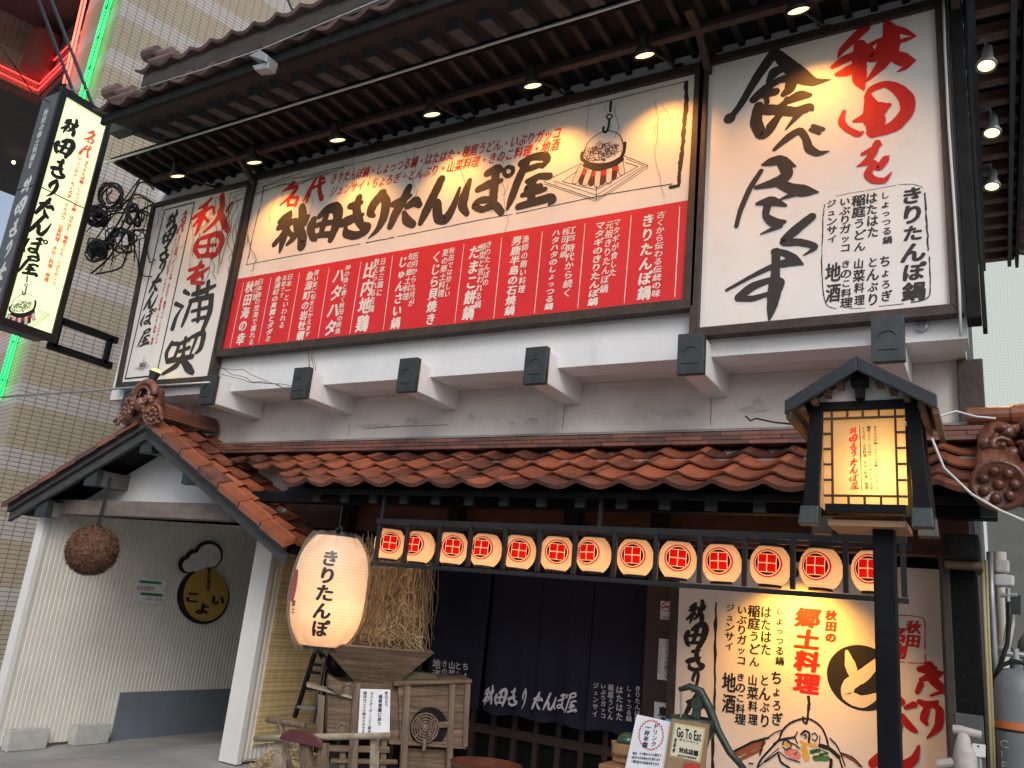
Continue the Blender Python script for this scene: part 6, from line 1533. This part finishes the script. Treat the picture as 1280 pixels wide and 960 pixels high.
def oko(b):
    for ch, x_, y_, s_ in (('こ',710,610,150),('よ',812,725,150),('い',965,640,140)):
        c_ = PXW.at(*HX(x_, y_)); e1 = PXW.at(*HX(x_+s_/2, y_+s_*.04))-PXW.at(*HX(x_-s_/2, y_-s_*.04)); putc(b, PXW, ch, c_, Vector((e1.length,0)), Vector((0, e1.length*.62)), .026, .07, 0, False)
    col(b, PXW, HX(880,320), HX(868,545), '秋田酒処', .8, .05, h=.026, brushy=False)
letters('black_lettering', INK, oko, ova)
def block(label, y0, tilt=0):
    t = thing('concrete_block', label, 'concrete block', (-8.25, y0+.2, 0), 'concrete blocks along the porch wall')
    def f(b):
        x0_, x1_ = -8.312, -8.212
        b.box(x0_, x0_+.026, y0, y0+.39, .004, .19); b.box(x1_-.026, x1_, y0, y0+.39, .004, .19)
        for k in range(4):
            yy = y0+k*.12; b.box(x0_+.0262, x1_-.0262, yy+.002, yy+.028, .006, .188)
    one('body', mat('pale_block_concrete', (.45,.46,.44), .9, .15, 10, .5), f, t, bevel=.003)
    return t
block('grey hollow concrete block nearest the porch front, left one', 5.0); block('grey hollow concrete block farther in, beside the blue grey board', 5.68)

# ================================================================== CABLES, FLOODLIGHT, DARK FOLIAGE
def cable(label, pts, r, m, name='cable'):
    tag(one(name, m, lambda b: b.tube([pY(x, y, Y) for x, y, Y in pts], r, 6), smooth=True), label, 'cable')
cable('pale grey rod running from the left edge to the left sign foot', [(-20,498,4.45),(60,492,4.5),(130,487,4.6),(200,482,4.7),(262,478,4.8)], .011, METAL, 'guy_rod')
cable('thin grey cable stretched from the light box top to the eave', [(85,112,3.9),(170,114,3.9),(270,116,4.0),(330,112,4.1)], .005, WHITECABLE)
cable('thin cable running along the tiles of the main eave', [(150,118,3.66),(250,88,3.66),(330,60,3.66),(430,18,3.66),(520,-20,3.66)], .004, WHITECABLE)
cable('thin pale cable sagging over the right end of the lower roof', [(1165,548,4.4),(1180,585,4.4),(1215,618,4.4),(1250,638,4.4),(1290,655,4.4)], .006, WHITECABLE)
cable('dark wire hooked on the lower wall above the tiles', [(932,520,5.4),(938,526,5.4),(945,523,5.38),(968,528,5.2),(1000,531,4.9)], .006, CABLE)
cable('pale cable clipped down the right corner post', [(1179,-5,4.95),(1181,60,4.95),(1186,160,4.95),(1193,260,4.95),(1199,360,4.95),(1201,420,4.95)], .008, WHITECABLE)
cable('pale cable loop above the right end of the lower roof', [(1150,522,5.0),(1175,520,5.1),(1195,514,5.2),(1220,521,5.2),(1245,523,5.2)], .007, WHITECABLE)
cable('dark cable hanging across the upper left corner', [(0,58,3.0),(20,85,3.2),(40,115,3.4),(62,128,3.7)], .006, CABLE)
cable('black drop cable against the beige tiles above the eave', [(358,-5,4.6),(364,10,4.4),(374,22,4.2),(384,24,4.1)], .012, CABLE)
cable('thin wire dangling below the third eave spotlight', [(540,140,4.6),(539,118,4.62),(540,95,4.7)], .003, WHITECABLE)
fl = thing('floodlight', 'grey metal floodlight box fixed on the main eave at upper left', 'floodlight', pY(326,82,3.6))
PFl = planeY(3.58)
one('case', METAL, lambda b: quad_slab(b, PFl, [(313,71),(327,64),(336,70),(335,79),(313,84)][:4], .12, .02), fl, bevel=.006)
one('bracket', METAL, lambda b: quad_slab(b, PFl, [(315,82),(336,77),(335,85),(318,87)], .08, .0), fl, bevel=.004)
def tangle(b):
    rn = random.Random(44)
    P = lambda x, y, Y=4.9: pY(x, y, Y)
    def run(pts, r, n=5): b.tube([P(x, y, Y) for x, y, Y in spline(pts, 5)], r, n)
    # feeder lines running off behind the left sign
    for k in range(11):
        y0 = rn.uniform(228, 300); ye = rn.uniform(225, 345)
        run([(192, y0, 5.02), (172+rn.uniform(-6,6), y0+rn.uniform(-16,16), 4.95), (145+rn.uniform(-8,8), (y0+ye)/2+rn.uniform(-18,18), 4.9), (112+rn.uniform(-6,8), ye, 4.85)], rn.choice((.006,.008,.011,.014)))
    # hanging coils
    for cx, cy_, n_, R_ in ((122,272,16,13), (121,313,15,12), (152,300,8,17), (140,246,8,15), (168,270,5,12)):
        for k in range(n_):
            a0 = rn.uniform(0, 6.28); rx, ry = R_*rn.uniform(.45,1.05), R_*rn.uniform(.5,1.15); ox, oy = rn.uniform(-3,3), rn.uniform(-3,3); tl = rn.uniform(-.5,.5); Y0_ = 4.86+rn.uniform(-.1,.1)
            run([(cx+ox+rx*math.cos(a0+t*.75)+tl*ry*math.sin(a0+t*.75), cy_+oy+ry*math.sin(a0+t*.75), Y0_+.05*math.sin(t)) for t in range(rn.randint(6, 9))], rn.choice((.008,.010,.013,.016)))
    # loose drops
    for k in range(14):
        x0, y0 = rn.uniform(118,185), rn.uniform(230,300); s_ = rn.uniform(-14,14)
        run([(x0, y0, 4.95), (x0+s_*.4, y0+rn.uniform(10,26), 4.93), (x0+s_, y0+rn.uniform(30,48), 4.95), (x0+s_*1.8, y0+rn.uniform(25,50), 4.98)], rn.choice((.004,.005,.007)))
def closures(b):
    for x, y, L in ((120,268,.2), (121,310,.17)):
        c = pY(x, y, 4.84); b.tube([c+Vector((-L*.5,0,.03)), c+Vector((-L*.3,0,.02)), c+Vector((L*.3,0,-.02)), c+Vector((L*.5,0,-.03))], [.025,.045,.045,.025], 12)
tang = thing('cable_tangle', 'black tangle of coiled utility cables between the light box and the left sign', 'cables', pY(150,345,4.9))
one('coiled_cables', CABLE, tangle, tang, smooth=True)
one('splice_case', CABLE, closures, tang, smooth=True)
